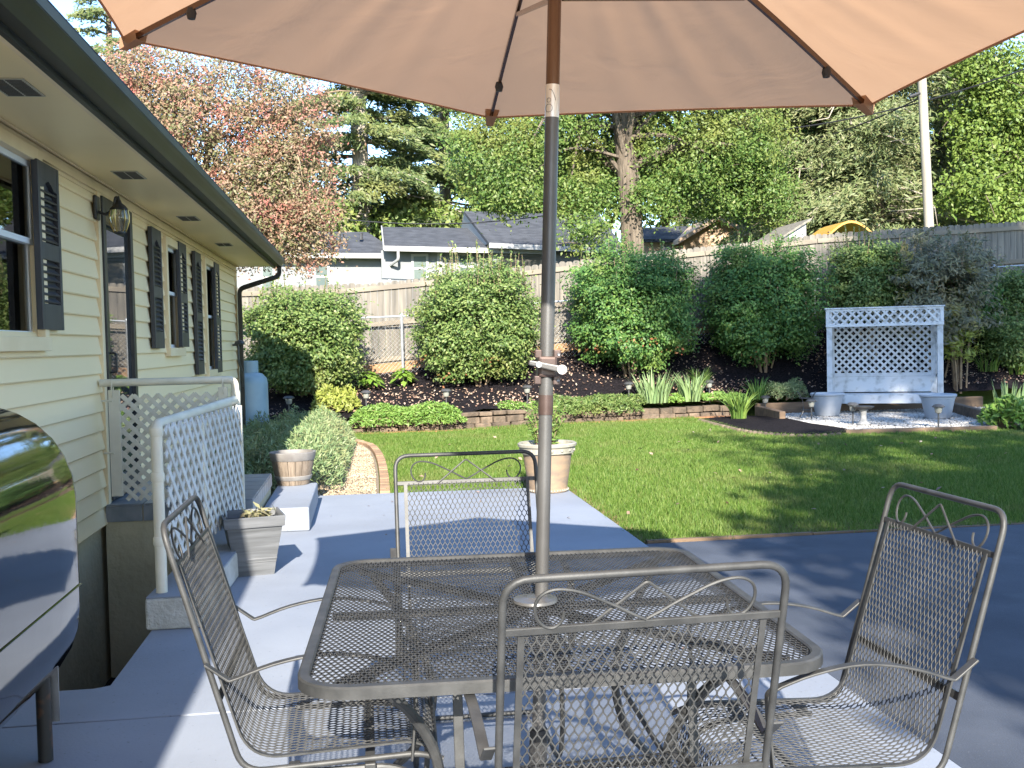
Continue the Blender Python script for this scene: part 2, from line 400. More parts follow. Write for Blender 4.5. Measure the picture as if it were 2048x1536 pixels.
leafmat('hosta_leaf', [(.14, .26, .03), (.19, .32, .05), (.24, .34, .07)], trans=.4)
leafmat('lime_leaf', [(.22, .28, .05), (.30, .33, .07), (.26, .28, .08)], trans=.35)
leafmat('dull_leaf', [(0.120, 0.126, 0.090), (0.180, 0.180, 0.120), (0.228, 0.210, 0.120), (0.144, 0.156, 0.072)], patch=[(0.312, 0.240, 0.060), (0.240, 0.240, 0.060)], pr=(.6, .7), pscale=1.6)
leafmat('litter', [(.22, .13, .09), (.34, .23, .16), (.16, .09, .07), (.42, .34, .26), (.28, .16, .12)], trans=.1)
leafmat('wilted_leaf', [(.20, .20, .10), (.30, .28, .16), (.12, .10, .06)])
# tan umbrella cloth: lets part of the sun through
m_, n_, l_, p_ = nmat('canopy_cloth')
tc_ = n_.new('ShaderNodeTexCoord'); wv_ = n_.new('ShaderNodeTexNoise'); wv_.inputs['Scale'].default_value = 3.2; wv_.inputs['Detail'].default_value = 4
wv_.inputs['Distortion'].default_value = 1.2
l_.new(tc_.outputs['Object'], wv_.inputs['Vector'])
rp_ = n_.new('ShaderNodeValToRGB'); rp_.color_ramp.elements[0].color = c4((.48, .285, .168)); rp_.color_ramp.elements[1].color = c4((.52, .315, .19))
l_.new(wv_.outputs['Fac'], rp_.inputs[0]); l_.new(rp_.outputs[0], p_.inputs['Base Color']); p_.inputs['Roughness'].default_value = .85
bp_ = n_.new('ShaderNodeBump'); bp_.inputs['Strength'].default_value = .12; bp_.inputs['Distance'].default_value = .03
l_.new(wv_.outputs['Fac'], bp_.inputs['Height']); l_.new(bp_.outputs[0], p_.inputs['Normal'])
tr_ = n_.new('ShaderNodeBsdfTranslucent'); l_.new(rp_.outputs[0], tr_.inputs[0]); l_.new(bp_.outputs[0], tr_.inputs['Normal'])
ms_ = n_.new('ShaderNodeMixShader'); ms_.inputs[0].default_value = .5
l_.new(p_.outputs[0], ms_.inputs[1]); l_.new(tr_.outputs[0], ms_.inputs[2]); l_.new(ms_.outputs[0], n_['Material Output'].inputs[0])
# ================================================================ terrain
WX = [-6, -2.6, -.29, 1.4, 3.73, 6.17, 7.2, 12, 18, 40]; WY = [17.2, 17.4, 17.86, 17.89, 18.62, 18.95, 19.1, 19.1, 18.6, 18]
FX = [-30, -2.4, .3, 4.13, 9.5, 14.1, 20, 60]; FZ = [.8, .85, .89, 1.275, 1.78, 2.02, 2.3, 2.8]
FENCE_Y = 21.0
def Yw(x): return np.interp(x, WX, WY)
def Zf(x): return np.interp(x, FX, FZ)
LZ = -.03                                          # lawn level
def terr(x, y):
    x = np.asarray(x, float); y = np.asarray(y, float)
    a = Yw(x); t = np.clip((y-a)/(FENCE_Y-a), 0, 1)
    z = np.where(y < a, LZ, .27+(Zf(x)-.27)*t)
    return z+np.clip(y-FENCE_Y, 0, 40)*.05
def T(px, py, off=0.0):
    """pixel -> point on the terrain"""
    d = ray(px, py); lo = 3.0
    for k in range(1500):
        s = 3+k*.025; p = CAM+d*s/d[1]
        if p[2] <= terr(p[0], p[1])+off: return np.array([p[0], p[1], float(terr(p[0], p[1]))])
    return CAM+d*30/d[1]
def prism(mb, poly, z0, z1):
    n = len(poly)
    mb.add([(x, y, z0) for x, y in poly]+[(x, y, z1) for x, y in poly],
           [tuple(range(n-1, -1, -1)), tuple(range(n, 2*n))]+[(i, (i+1) % n, n+(i+1) % n, n+i) for i in range(n)])
    return mb

# ground sheet, open under the patio and the stairwell
gx = sorted(set([-300, -150, -80, -50, -35, -25, -18, -14, -10, -7, -5, -3.5, -2.6, -1.95, -.29, .5, 1.4, 1.90, 2.6, 3.73, 5, 6.17, 7.2, 8.5, 9.5, 11, 12, 14.1, 16, 18, 22, 28, 36, 48, 70, 110, 180, 300]))
gy = sorted(set([-200, -100, -60, -35, -20, -12, -6, -2, 2, 6, 10.25, 13, 15, 16.5, 17.3, 17.7, 18.2, 18.6, 19, 19.6, 20.3, 21, 23, 26, 30, 36, 44, 55, 61, 80, 120, 200, 400]))
V = [(x, y, (float(terr(x, y-.9))-.08 if 17 < y < 21.1 else float(terr(x, y))-.012)) for y in gy for x in gx]
F = []
for j in range(len(gy)-1):
    for i in range(len(gx)-1):
        if gx[i] >= -1.95 and gx[i+1] <= 1.91 and gy[j] >= -6 and gy[j+1] <= 10.26: continue
        F.append((j*len(gx)+i, j*len(gx)+i+1, (j+1)*len(gx)+i+1, (j+1)*len(gx)+i))
g = MB().add(V, F).build('ground', 'lawn_soil'); tag(g, 'grassy ground running out to the far trees', 'ground', kind='structure')

# patio: two painted slabs with a joint, notch for the basement stairwell
pat = thing('patio', 'pale painted concrete patio beside the house', 'patio', (0, 0, 0)); pat['kind'] = 'structure'
WELL = (-1.87, -1.14, 4.69, 7.76)
a = MB(); prism(a, [(-1.868, -5.9), (1.935, -5.9), (1.935, 4.262), (-1.868, 4.262)], -.14, 0); a.build('slab', 'painted_concrete', pat, bev=.006)
a = MB(); prism(a, [(-1.868, 4.272), (1.935, 4.272), (1.935, 10.3), (-1.868, 10.42), (-1.868, 7.83), (-1.14, 7.83), (-1.14, 4.72), (-1.20, 4.69), (-1.868, 4.69)], -.14, 0)
a.build('slab', 'painted_concrete', pat, bev=.006)
# stairwell
a = MB(); a.box(-1.868, -1.14, 4.70, 7.755, -.98, -.88); a.build('stairwell_floor', 'mulch', pat)
a = MB(); a.box(-1.868, -1.14, 4.60, 4.688, -.98, -.142); a.box(-1.138, -1.04, 4.60, 7.9, -.98, -.142); a.build('stairwell_wall', 'foundation', pat)
# driveway
a = MB(); P = [(1.945, -14), (26, -14), (26, 7.32), (5, 7.31), (1.95, 7.27)]
prism(a, P, -.15, -.012)
d = a.build('driveway', 'asphalt'); tag(d, 'dark sealed asphalt driveway', 'driveway', kind='structure')
edge = thing('driveway_edging', 'thin weathered edging strip between lawn and asphalt driveway', 'edging', (3, 7.33, LZ))
x = 1.98
while x < 15:
    L = random.uniform(1.1, 1.6); a = MB(); a.box(x, x+L-.01, 7.325+random.uniform(-.008, .008), 7.36, -.10, .002+random.uniform(-.012, .006)); a.build('edging_strip', 'timber', edge); x += L

# mulch bed sheet
P = []
for t in np.linspace(0, 1, 26):
    row = []
    for xx in np.linspace(-7, 19, 105):
        y0 = Yw(xx)+.03 if xx > -.3 else Yw(xx)-1.2*min(1, (-.3-xx))
        y = y0+(FENCE_Y+.35-y0)*t
        row.append((xx, y, float(np.where(y < Yw(xx), .06+.21*(t*4 if t < .25 else 1), terr(xx, y)))+.012+.03*math.sin(xx*5.1+y*3.3)*math.sin(xx*2.3-y*4.7)+random.uniform(-.012, .012)))
    P.append(row)
mb_ = MB().grid(P).build('mulch_bed', 'mulch', smooth=True); tag(mb_, 'sloping planting bed of dark mulch below the fence', 'mulch bed', kind='structure')
# fallen leaves on the mulch
n = 9000
X = rng.uniform(-3, 14, n); Y = Yw(X)+.15+(FENCE_Y-.2-Yw(X))*rng.uniform(0, 1, n)**1.3
keep = (np.sin(X*2.1+1)+np.sin(Y*3+X)+rng.normal(size=n)*.8) > -.3
X, Y = X[keep], Y[keep]; Pp = np.stack([X, Y, terr(X, Y)+.045], 1)
o = leaves('fallen_leaves', Pp, rng.normal(size=(len(Pp), 3))*.45+[0, -.3, 1], .048, .028, 'litter', kind='stuff')
tag(o, 'small dry leaves scattered over the dark mulch', 'fallen leaves', kind='stuff')

# lawn blades
EDGE = [G(770, 985), G(768, 950), G(762, 920), G(752, 900), G(738, 889), G(718, 883), G(700, 878)]
EX, EY = [p[0] for p in EDGE], [p[1] for p in EDGE]
nook = [G(*p) for p in [(1405, 838), (1440, 846), (1500, 859), (1600, 868), (1690, 862), (1850, 860), (1990, 856), (2048, 862)]]
NX = [-1, 6.0]+[p[0] for p in nook]+[12, 30]; NY = [0, 0]+[p[1] for p in nook]+[15.2, 16]
def front(x):
    return np.where(x < nook[0][0], Yw(x)-.02, np.interp(x, [p[0] for p in nook]+[12, 30], [p[1] for p in nook]+[15.2, 16])-.01)
n = 520000
X = rng.uniform(-.3, 13, n); Y = 7.3+(18.9-7.3)*rng.uniform(0, 1, n)**1.15
lft = np.interp(Y, EY, EX, left=EX[0], right=-.29)
k = (X > lft+.02) & (Y < front(X)) & (Y > 7.345+.03*np.sin(X*9)*np.sin(X*3.1)) & ~((X < 1.945+.012*np.sin(Y*11)) & (Y < 10.31+.012*np.sin(X*13))) & (X < 1+Y*.62)
X, Y = X[k], Y[k]; n = len(X); print('grass blades', n)
h = rng.uniform(.025, .062, n)*(1+.25*np.sin(X*1.7)*np.sin(Y*1.3)); wd = (.0022+.00034*Y)*rng.uniform(.7, 1.3, n)
an = rng.uniform(0, 2*np.pi, n); sx, sy = np.cos(an)*wd, np.sin(an)*wd
le = rng.normal(size=(n, 2))*.45*h[:, None]
B = np.stack([X, Y, np.full(n, LZ-.012)], 1)
V = np.stack([B-np.stack([sx, sy, 0*sx], 1), B+np.stack([sx, sy, 0*sx], 1), B+np.stack([le[:, 0], le[:, 1], h+.012], 1)], 1).reshape(-1, 3)
o = fastmesh('lawn_grass', V, np.arange(3*n).reshape(n, 3), 'grass_leaf'); tag(o, 'short green lawn grass', 'grass', kind='stuff')
# dry thatch along the driveway and patio edges
n = 16000; X = rng.uniform(1.96, 9, n); Y = 7.37+np.abs(rng.normal(size=n))*.13*(1+np.sin(X*2.2)*.9)
X2 = 1.95+np.abs(rng.normal(size=4000))*.05; Y2 = rng.uniform(7.4, 10.3, 4000); X = np.r_[X, X2]; Y = np.r_[Y, Y2]; n = len(X)
an = rng.uniform(0, 6.28, n); le = rng.normal(size=(n, 2))*.05; B = np.stack([X, Y, np.full(n, LZ-.005)], 1); d_ = np.stack([np.cos(an), np.sin(an), 0*an], 1)*.004
V = np.stack([B-d_, B+d_, B+np.stack([le[:, 0], le[:, 1], rng.uniform(.012, .035, n)], 1)], 1).reshape(-1, 3)
o = fastmesh('dry_thatch', V, np.arange(3*n).reshape(n, 3), 'dry_grass'); tag(o, 'dry tan grass along the driveway edge', 'grass', kind='stuff')
# a few crumbs and leaves on the patio
X = rng.uniform(-.4, 1.9, 26); Y = rng.uniform(4.5, 10.2, 26); o = leaves('patio_leaves', np.stack([X, Y, np.full(26, .008)], 1), rng.normal(size=(26, 3))*.25+[0, 0, 1], .035, .02, 'litter'); tag(o, 'a few small dry leaves on the pale patio', 'fallen leaves', kind='stuff')
# dry leaves on the lawn
n = 90; X = rng.uniform(.5, 9, n); Y = rng.uniform(7.5, 16, n); k = (Y < front(X)-.1) & ~((X < 2) & (Y < 10.4)); X, Y = X[k], Y[k]
o = leaves('lawn_leaves', np.stack([X, Y, np.full(len(X), .02)], 1), rng.normal(size=(len(X), 3))*.4+[0, 0, 1], .055, .035, 'litter'); tag(o, 'a few dry brown leaves lying on the lawn', 'fallen leaves', kind='stuff')

# stones helper
def stones(name, P, size, m, label, cat):
    n = len(P); base = np.array([(1, 0, 0), (-1, 0, 0), (0, 1, 0), (0, -1, 0), (0, 0, .6), (0, 0, -.6)], float)
    fc = np.array([(0, 2, 4), (2, 1, 4), (1, 3, 4), (3, 0, 4), (2, 0, 5), (1, 2, 5), (3, 1, 5), (0, 3, 5)])
    sc = size*rng.uniform(.6, 1.35, (n, 1, 1)); a = rng.uniform(0, 6.28, n); c, s = np.cos(a), np.sin(a)
    Rm = np.zeros((n, 3, 3)); Rm[:, 0, 0] = c; Rm[:, 0, 1] = -s; Rm[:, 1, 0] = s; Rm[:, 1, 1] = c; Rm[:, 2, 2] = 1
    b = base[None]*(1+rng.uniform(-.25, .25, (n, 6, 3)))
    V = np.einsum('nij,nkj->nki', Rm, b)*sc+P[:, None, :]
    o = fastmesh(name, V.reshape(-1, 3), (np.arange(n)[:, None, None]*6+fc[None]).reshape(-1, 3), m, kind='stuff')
    return tag(o, label, cat, kind='stuff')
# pea gravel strip with brick edging
inner = [(-.55, 10.35), (-.5, 16.0)]
path = smooth_path(EDGE, 8)
a = MB(); poly = [(p[0]-.06, p[1]) for p in path]+[(-1.2, 16.2), (-1.2, 10.35), (path[0][0]-.06, 10.35)]
prism(a, poly, -.08, -.022); o = a.build('gravel_path', 'gravel_bed'); tag(o, 'narrow gravel strip beside the juniper hedge', 'path', kind='structure')
n = 7000; X = rng.uniform(-.5, .25, n); Y = rng.uniform(10.35, 15.9, n); k = X < np.interp(Y, EY, EX)-.09
X, Y = X[k], Y[k]; stones('pea_gravel', np.stack([X, Y, np.full(len(X), -.014)], 1), .013, 'pea_gravel', 'tan pea gravel between the juniper and the brick edging', 'gravel')
be = thing('brick_edging', 'curved tan brick edging between gravel strip and lawn', 'edging', tuple(EDGE[2]))
# walk along the edge laying bricks
pp = np.array(path); seg = np.r_[0, np.cumsum(np.linalg.norm(np.diff(pp[:, :2], axis=0), axis=1))]
s = 0
while s < seg[-1]-.05:
    L = .20; m0 = np.array([np.interp(s+.5*L, seg, pp[:, 0]), np.interp(s+.5*L, seg, pp[:, 1])])
    m1 = np.array([np.interp(s+.6*L, seg, pp[:, 0]), np.interp(s+.6*L, seg, pp[:, 1])])
    t = nrm(m1-m0); nn = np.array([-t[1], t[0]])
    a = MB(); a.obox((m0[0], m0[1], -.028+random.uniform(-.006, .006)), (t[0]*(L/2-.005), t[1]*(L/2-.005), 0), (nn[0]*.05, nn[1]*.05, 0), (0, 0, .045))
    a.build('brick', 'brick_tan', be, bev=.005); s += L

# block retaining wall below the bed
rw = thing('retaining_wall', 'low brown block retaining wall holding the mulch bed', 'wall', (2.5, 18, LZ))
def wall_course(x0, x1, z, h, L0, off, m):
    x = x0+off
    while x < x1:
        L = L0*random.uniform(.7, 1.3); xm = x+L/2; y = float(Yw(xm)); y2 = float(Yw(xm+.1)); t = nrm((.1, y2-y)); nn = np.array([-t[1], t[0]])
        yy = y+.02+random.uniform(-.03, .03)+(z+.03)*.12; dzz = random.uniform(-.012, .012); tl = random.uniform(-.03, .03)
        a = MB(); a.obox((xm, yy, z+h/2+dzz), (t[0]*(L/2-.008), t[1]*(L/2-.008), tl*L/2), (nn[0]*.10, nn[1]*.10, 0), (0, 0, h/2-.004))
        a.build('block', m, rw, bev=.014); x += L
wall_course(-.35, 6.9, -.06, .13, .30, 0, 'block_brown'); wall_course(-.35, 6.9, .07, .12, .30, -.15, 'block_brown'); wall_course(1.5, 2.9, .19, .08, .30, 0, 'block_brown')
a = MB()
for xx in np.arange(-.4, 6.8, .35):
    a.box(xx, xx+.36, float(Yw(xx))-.16-random.uniform(0, .08), float(Yw(xx))-.02, -.05, -.012+random.uniform(0, .012))
a.build('clay_foot', 'soil_red', rw)

# seating nook: white gravel, dark mulch tongue, timber and rope edging
zn = LZ+.012
NK = [G(*p) for p in [(1560, 842), (1620, 850), (1690, 858), (1850, 857), (1985, 853)]]
poly = [(p[0], p[1]) for p in NK]+[(11.8, 16.5), (11.9, 19.05), (7.3, 19.05), (7.15, 17.6)]
a = MB(); prism(a, poly, -.1, zn); o = a.build('gravel_nook', 'gravel_bed'); tag(o, 'gravel floor of the garden seat nook', 'gravel floor', kind='structure')
from mathutils.geometry import intersect_point_line
def inpoly(X, Y, poly):
    r = np.zeros(len(X), bool); j = len(poly)-1
    for i in range(len(poly)):
        xi, yi = poly[i]; xj, yj = poly[j]
        c = ((yi > Y) != (yj > Y)) & (X < (xj-xi)*(Y-yi)/(yj-yi+1e-12)+xi); r ^= c; j = i
    return r
n = 16000; X = rng.uniform(6, 12, n); Y = rng.uniform(14.3, 19, n); k = inpoly(X, Y, poly); X, Y = X[k], Y[k]
stones('white_gravel', np.stack([X, Y, np.full(len(X), zn+.008)], 1), .024, 'white_gravel', 'white landscape gravel around the birdbath', 'gravel')
tongue = [G(*p) for p in [(1400, 838), (1440, 848), (1500, 861), (1600, 869), (1688, 866), (1694, 858), (1620, 847), (1560, 834), (1480, 832)]]
a = MB(); prism(a, [(p[0], p[1]) for p in tongue], -.1, zn+.03); o = a.build('mulch_tongue', 'mulch', bev=.02); tag(o, 'strip of dark mulch in front of the daylilies', 'mulch bed', kind='structure')
rope = thing('rope_edging', 'low scalloped stone edging along the dark mulch strip', 'edging', tuple(G(1500, 863)))
pp = np.array(smooth_path([G(*p) for p in [(1400, 840), (1440, 851), (1500, 864), (1600, 872), (1690, 868)]], 10))
seg = np.r_[0, np.cumsum(np.linalg.norm(np.diff(pp, axis=0), axis=1))]; s = 0
while s < seg[-1]:
    c = [np.interp(s, seg, pp[:, i]) for i in range(2)]; a = MB(); a.lathe([(0, -.08), (.055, -.07), (.06, .0), (.05, .035), (.025, .055), (0, .06)], (c[0], c[1], LZ+.0), 8)
    a.build('edging_stone', 'block_brown', rope, smooth=True); s += .125
te = thing('timber_edging', 'brown landscape timbers framing the white gravel nook', 'edging', tuple(G(1850, 862)))
q0, q1 = G(1690, 866), G(1992, 858)
a = MB(); a.bar((q0[0], q0[1], .0), (q1[0], q1[1], .0), (0, 0, 1), .10, .10); a.build('timber', 'timber', te, bev=.012)
q2, q3 = G(1905, 812, .1), G(1992, 838, .1)
a = MB(); a.bar((q2[0], q2[1], .06), (q3[0]+.1, q3[1], .05), (0, 0, 1), .22, .11); a.build('timber', 'timber', te, bev=.012)
a = MB(); a.bar((7.3, 19.02, .08), (11.9, 19.02, .08), (0, 0, 1), .24, .11); a.build('timber', 'timber', te, bev=.012)
a = MB(); a.bar((7.22, 17.55, .04), (7.3, 18.95, .06), (0, 0, 1), .2, .11); a.build('timber', 'timber', te, bev=.012)

# ================================================================ fences
fe = thing('wooden_fence', 'tall weathered board fence along the top of the bed', 'fence', (4, FENCE_Y, 1.2))
x = -5.2
while x < 19:
    wd = random.uniform(.128, .142); zb = float(Zf(x+wd/2)); zt = zb+1.80+random.uniform(-.012, .012)
    a = MB(); y0 = FENCE_Y+random.uniform(-.003, .003); c = .03
    poly = [(x, zb+.14), (x+wd, zb+.14), (x+wd, zt-c), (x+wd-c, zt), (x+c, zt), (x, zt-c)]; n = 6
    a.add([(px, y0, pz) for px, pz in poly]+[(px, y0+.019, pz) for px, pz in poly], [tuple(range(n-1, -1, -1)), tuple(range(n, 2*n))]+[(i, (i+1) % n, n+(i+1) % n, n+i) for i in range(n)])
    a.build('board', 'fence_wood', fe); x += wd+.006
for k in range(10):
    x0, x1 = -5.2+k*2.44, -5.2+(k+1)*2.44-.012
    for dz, hh in ((1.66, .09), (.95, .09), (.24, .09)):
        a = MB(); a.bar((x0, FENCE_Y-.022, float(Zf(x0))+dz), (x1, FENCE_Y-.022, float(Zf(x1))+dz), (0, 0, 1), hh, .038); a.build('rail', 'fence_rail', fe)
    a = MB(); a.bar((x0, FENCE_Y-.006, float(Zf(x0))+.06), (x1, FENCE_Y-.006, float(Zf(x1))+.06), (0, 0, 1), .20, .03); a.build('kickboard', 'fence_base', fe)
    a = MB(); a.box(x0-.045, x0+.045, FENCE_Y+.025, FENCE_Y+.115, float(Zf(x0))-.3, float(Zf(x0))+1.75); a.build('post', 'fence_wood', fe)
cf = thing('chain_link_fence', 'low grey chain link fence in front of the board fence', 'fence', (4, 20.6, 1))
CY = 20.62
pxs = [-4.2, -1.9, PY(805, 700, CY)[0], 3.0, 5.2, PY(1630, 600, CY)[0]-1.6, PY(1630, 600, CY)[0], 11, 13.2, 15.4, 17.6]
for x in pxs:
    zb = float(terr(x, CY)); a = MB(); a.tube([(x, CY, zb-.2), (x, CY, zb+1.18)], .028, 8); a.lathe([(.034, 0), (.034, .03), (.015, .055), (0, .06)], (x, CY, zb+1.17), 8); a.build('post', 'galvanised', cf, smooth=True)
for x0, x1 in zip(pxs[:-1], pxs[1:]):
    a = MB(); a.tube([(x0, CY, float(terr(x0, CY))+1.16), (x1, CY, float(terr(x1, CY))+1.16)], .02, 6); a.build('top_rail', 'galvanised', cf, smooth=True)
a = MB(); V = []; F = []
for dr in (1, -1):
    for c in np.arange(-5.5, 18.6, .085):
        p0 = np.array([c, CY, 0]); p1 = np.array([c+dr*1.1, CY, 0])
        p0[2] = terr(p0[0], CY)+.05; p1[2] = terr(p1[0], CY)+1.15
        k = len(V); e = .0028; V += [p0+[e, 0, 0], p0+[-e, 0, 0], p0+[0, -e*1.5, 0], p1+[e, 0, 0], p1+[-e, 0, 0], p1+[0, -e*1.5, 0]]
        F += [(k, k+1, k+4, k+3), (k+1, k+2, k+5, k+4), (k+2, k, k+3, k+5)]
o = fastmesh('wire_mesh', np.array(V), np.array(F), 'galvanised', cf, kind='stuff')
# ================================================================ the house
HX = -1.87; H0, H1 = -5.0, 15.85; SOF = 2.66; SB = .222; LAP = (SOF-.02-SB)/18
def W(px, py, x=HX): p = PX(px, py, x); return p[1], p[2]
house = thing('house', 'cream sided single storey house with black shutters and brown gutter', 'house', (HX, 8, 0))
wl = MB(); wl.box(-7.5, HX-.16, H0, H1, -.3, SOF+.2); wall = wl.build('wall', 'siding', house)
# openings along the wall as (y0, y1, z0, z1) including trim
win1 = (4.55, W(84, 685)[0], W(84, 685)[1], W(65, 300)[1])
w2 = (W(326, 560)[0]-.02, W(356, 560)[0]+.01, W(345, 702)[1], W(335, 478)[1])
w3 = (W(406, 600)[0]-.02, W(429, 600)[0]+.02, W(420, 744)[1], W(415, 520)[1])
door = (W(203, 700)[0], W(262.5, 700)[0], .36, W(250, 428)[1]+.02)
print('openings', win1, w2, w3, door)
OPEN = [win1, w2, w3, door]
for k in range(18):                                   # lapped boards, cut at the openings
    z0 = SB+k*LAP; z1 = z0+LAP
    cuts = sorted([(o[0], o[1]) for o in OPEN if o[2] < z0+LAP*.5 < o[3]])
    segs = []; y = H0
    for c0, c1 in cuts: segs.append((y, c0)); y = c1
    segs.append((y, H1))
    for y0, y1 in segs:
        ys = [y0]
        while y1-ys[-1] > 4.4: ys.append(ys[-1]+random.uniform(2.8, 3.6))
        ys.append(y1)
        for ya, yb in zip(ys[:-1], ys[1:]):
            a = MB(); t = .022
            prof = [(HX-.028, z0-.004), (HX+t-.010, z0-.004), (HX+t-.004, z0+.004), (HX-.006, z1+.006), (HX-.028, z1+.006)]
            n = len(prof); a.add([(p, ya+.001, q) for p, q in prof]+[(p, yb-.001, q) for p, q in prof], [tuple(range(n)), tuple(range(2*n-1, n-1, -1))]+[(i, n+i, n+(i+1) % n, (i+1) % n) for i in range(n)])
            a.build('siding_board', 'siding', wall)
a = MB(); a.box(HX-.02, HX+.03, H1-.02, H1+.06, SB-.02, SOF); a.build('corner_trim', 'trim', house)
a = MB(); a.box(HX-.01, HX+.035, H0, H1, SOF-.075, SOF-.012); a.box(HX+.0, HX+.018, H0, H1, SOF-.10, SOF-.077); a.build('frieze', 'trim', house)
# foundation below the boards
a = MB(); a.box(HX-.25, HX-.035, H0, H1-.02, -1.0, SB+.01); a.build('foundation', 'foundation', house)
# soffit, fascia, gutter, roof
GX0, GX1 = -1.275, -1.155
a = MB(); a.box(HX-.06, GX0-.03, H0, H1+.12, SOF, SOF+.02); soff = a.build('soffit', 'soffit', house)
a = MB(); a.box(HX+.05, HX+.065, H0, H1+.1, SOF-.012, SOF-.002); a.box(GX0-.075, GX0-.045, H0, H1+.12, SOF-.010, SOF-.002); a.build('soffit_bead', 'trim', house)
a = MB(); a.box(GX0-.03, GX0-.004, H0, H1+.14, SOF-.03, SOF+.16); a.build('fascia', 'gutter', house)
prof = [(GX0, .0), (GX0+.07, .0), (GX0+.085, .025), (GX1-.012, .055), (GX1, .075), (GX1, .125), (GX1-.014, .128), (GX1-.014, .115), (GX0+.065, .02), (GX0+.004, .012)]
a = MB(); n = len(prof); zz = SOF-.005
a.add([(p, y, zz+q) for y in (H0, H1+.16) for p, q in prof], [tuple(range(n)), tuple(range(2*n-1, n-1, -1))]+[(i, (i+1) % n, n+(i+1) % n, n+i) for i in range(n)])
gut = a.build('gutter', 'gutter', house)
a = MB(); a.box(GX1-.001, GX1+.0025, H0, H1+.158, zz+.080, zz+.124); a.build('gutter_lip', 'gutter_stain', gut)
a = MB()
for sgn in (0,):
    v = [(GX1-.05, H0, SOF+.14), (GX1-.05, H1+.15, SOF+.14), (-5.5, H1+.15, SOF+1.75), (-5.5, H0, SOF+1.75)]
    v2 = [(p[0], p[1], p[2]+.05) for p in v]; v3 = [(-9.8, H0, SOF+.14), (-9.8, H1+.15, SOF+.14)]
    a.add(v+v2, [(0, 1, 2, 3), (4, 7, 6, 5), (0, 4, 5, 1), (1, 5, 6, 2), (2, 6, 7, 3), (3, 7, 4, 0)])
    a.add([(-5.5, H0, SOF+1.75), (-5.5, H1+.15, SOF+1.75), (-9.8, H1+.15, SOF+.14), (-9.8, H0, SOF+.14)], [(0, 1, 2, 3)])
a.build('roof', 'shingle', house)
# soffit vents
mat('vent', (.42, .39, .30), rough=.5); mat('vent_gap', (.10, .095, .08), rough=.9)
for (xa, ya), (xb, yb) in (((8, 150), (50, 195)), ((243, 338), (272, 360)), ((366, 428), (388, 444)), ((440, 484), (456, 493))):
    p, q = G(xa, ya, SOF), G(xb, yb, SOF); cx, cy = (p[0]+q[0])/2, (p[1]+q[1])/2
    cx = max(cx, HX+.24); cx = min(cx, GX0-.2)
    a = MB(); a.box(cx-.085, cx+.085, cy-.165, cy+.165, SOF-.006, SOF-.0005); v = a.build('soffit_vent', 'vent', house)
    a = MB()
    for i in range(12):
        for j in range(2):
            y0 = cy-.15+i*.0255; x0 = cx-.073+j*.078; a.box(x0, x0+.068, y0, y0+.013, SOF-.009, SOF-.0062)
    a.build('vent_slots', 'vent_gap', v)
# downspout at the far corner
a = MB(); ys = H1-.12
pth = fillet([(GX1-.07, H1+.08, zz+.01), (GX1-.07, H1+.08, zz-.14), (HX+.075, H1-.05, zz-.33), (HX+.075, H1-.05, .12), (HX+.2, H1-.05, .05)], .07, 5)
a.sweep(pth, [(-.04, -.03), (.04, -.03), (.04, .03), (-.04, .03)]); a.build('downspout', 'gutter', house, bev=.006)

def window(o, name, sashmid):
    y0, y1, z0, z1 = o; tw = .075
    wn = MB(); wn.box(HX+.0, HX+.045, y0, y0+tw, z0, z1); wn.box(HX, HX+.045, y1-tw, y1, z0, z1); wn.box(HX, HX+.0449, y0+tw, y1-tw, z1-tw, z1); wn.box(HX-.0, HX+.055, y0-.005, y1+.005, z0-.05, z0+.03)
    wn.box(HX-.155, HX-.001, y0+tw-.012, y0+tw, z0+.03, z1-tw); wn.box(HX-.155, HX-.001, y1-tw, y1-tw+.012, z0+.03, z1-tw); wn.box(HX-.155, HX+.001, y0+tw, y1-tw, z1-tw, z1-tw+.012); wn.box(HX-.155, HX-.001, y0+tw, y1-tw, z0+.018, z0+.03)
    wo = wn.build('window', 'trim', house, bev=.004)
    a0, a1, b0, b1 = y0+tw, y1-tw, z0+.03, z1-tw; fx = HX-.045
    s = MB(); fr = .035
    for (p, q, r0, r1, xx) in ((a0, a1, b0, sashmid+.02, fx), (a0, a1, sashmid-.015, b1, fx+.022)):
        s = MB(); s.box(xx, xx+.02, p, p+fr, r0, r1); s.box(xx, xx+.02, q-fr, q, r0, r1); s.box(xx, xx+.0199, p+fr, q-fr, r0, r0+fr); s.box(xx, xx+.0199, p+fr, q-fr, r1-fr, r1)
        s.build('sash', 'white_vinyl', wo, bev=.003)
        g = MB(); g.box(xx+.006, xx+.010, p+fr-.004, q-fr+.004, r0+fr-.004, r1-fr+.004); g.build('pane', 'window_glass', wo)
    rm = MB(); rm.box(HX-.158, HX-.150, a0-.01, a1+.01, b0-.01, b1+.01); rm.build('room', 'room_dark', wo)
    for c0, c1 in ((a0, a0+(a1-a0)*.30), (a1-(a1-a0)*.34, a1)):
        c = MB(); P = [[(HX-.105+.014*math.sin(q*16+c0), c0+(c1-c0)*q, zz_) for q in np.linspace(0, 1, 33)] for zz_ in (b0, b1)]
        c.grid(P).build('curtain', 'curtain', wo, smooth=True)
    return wo
window(win1, 'w', W(45, 478)[1]); window(w2, 'w', W(335, 585)[1]); window(w3, 'w', W(412, 632)[1])
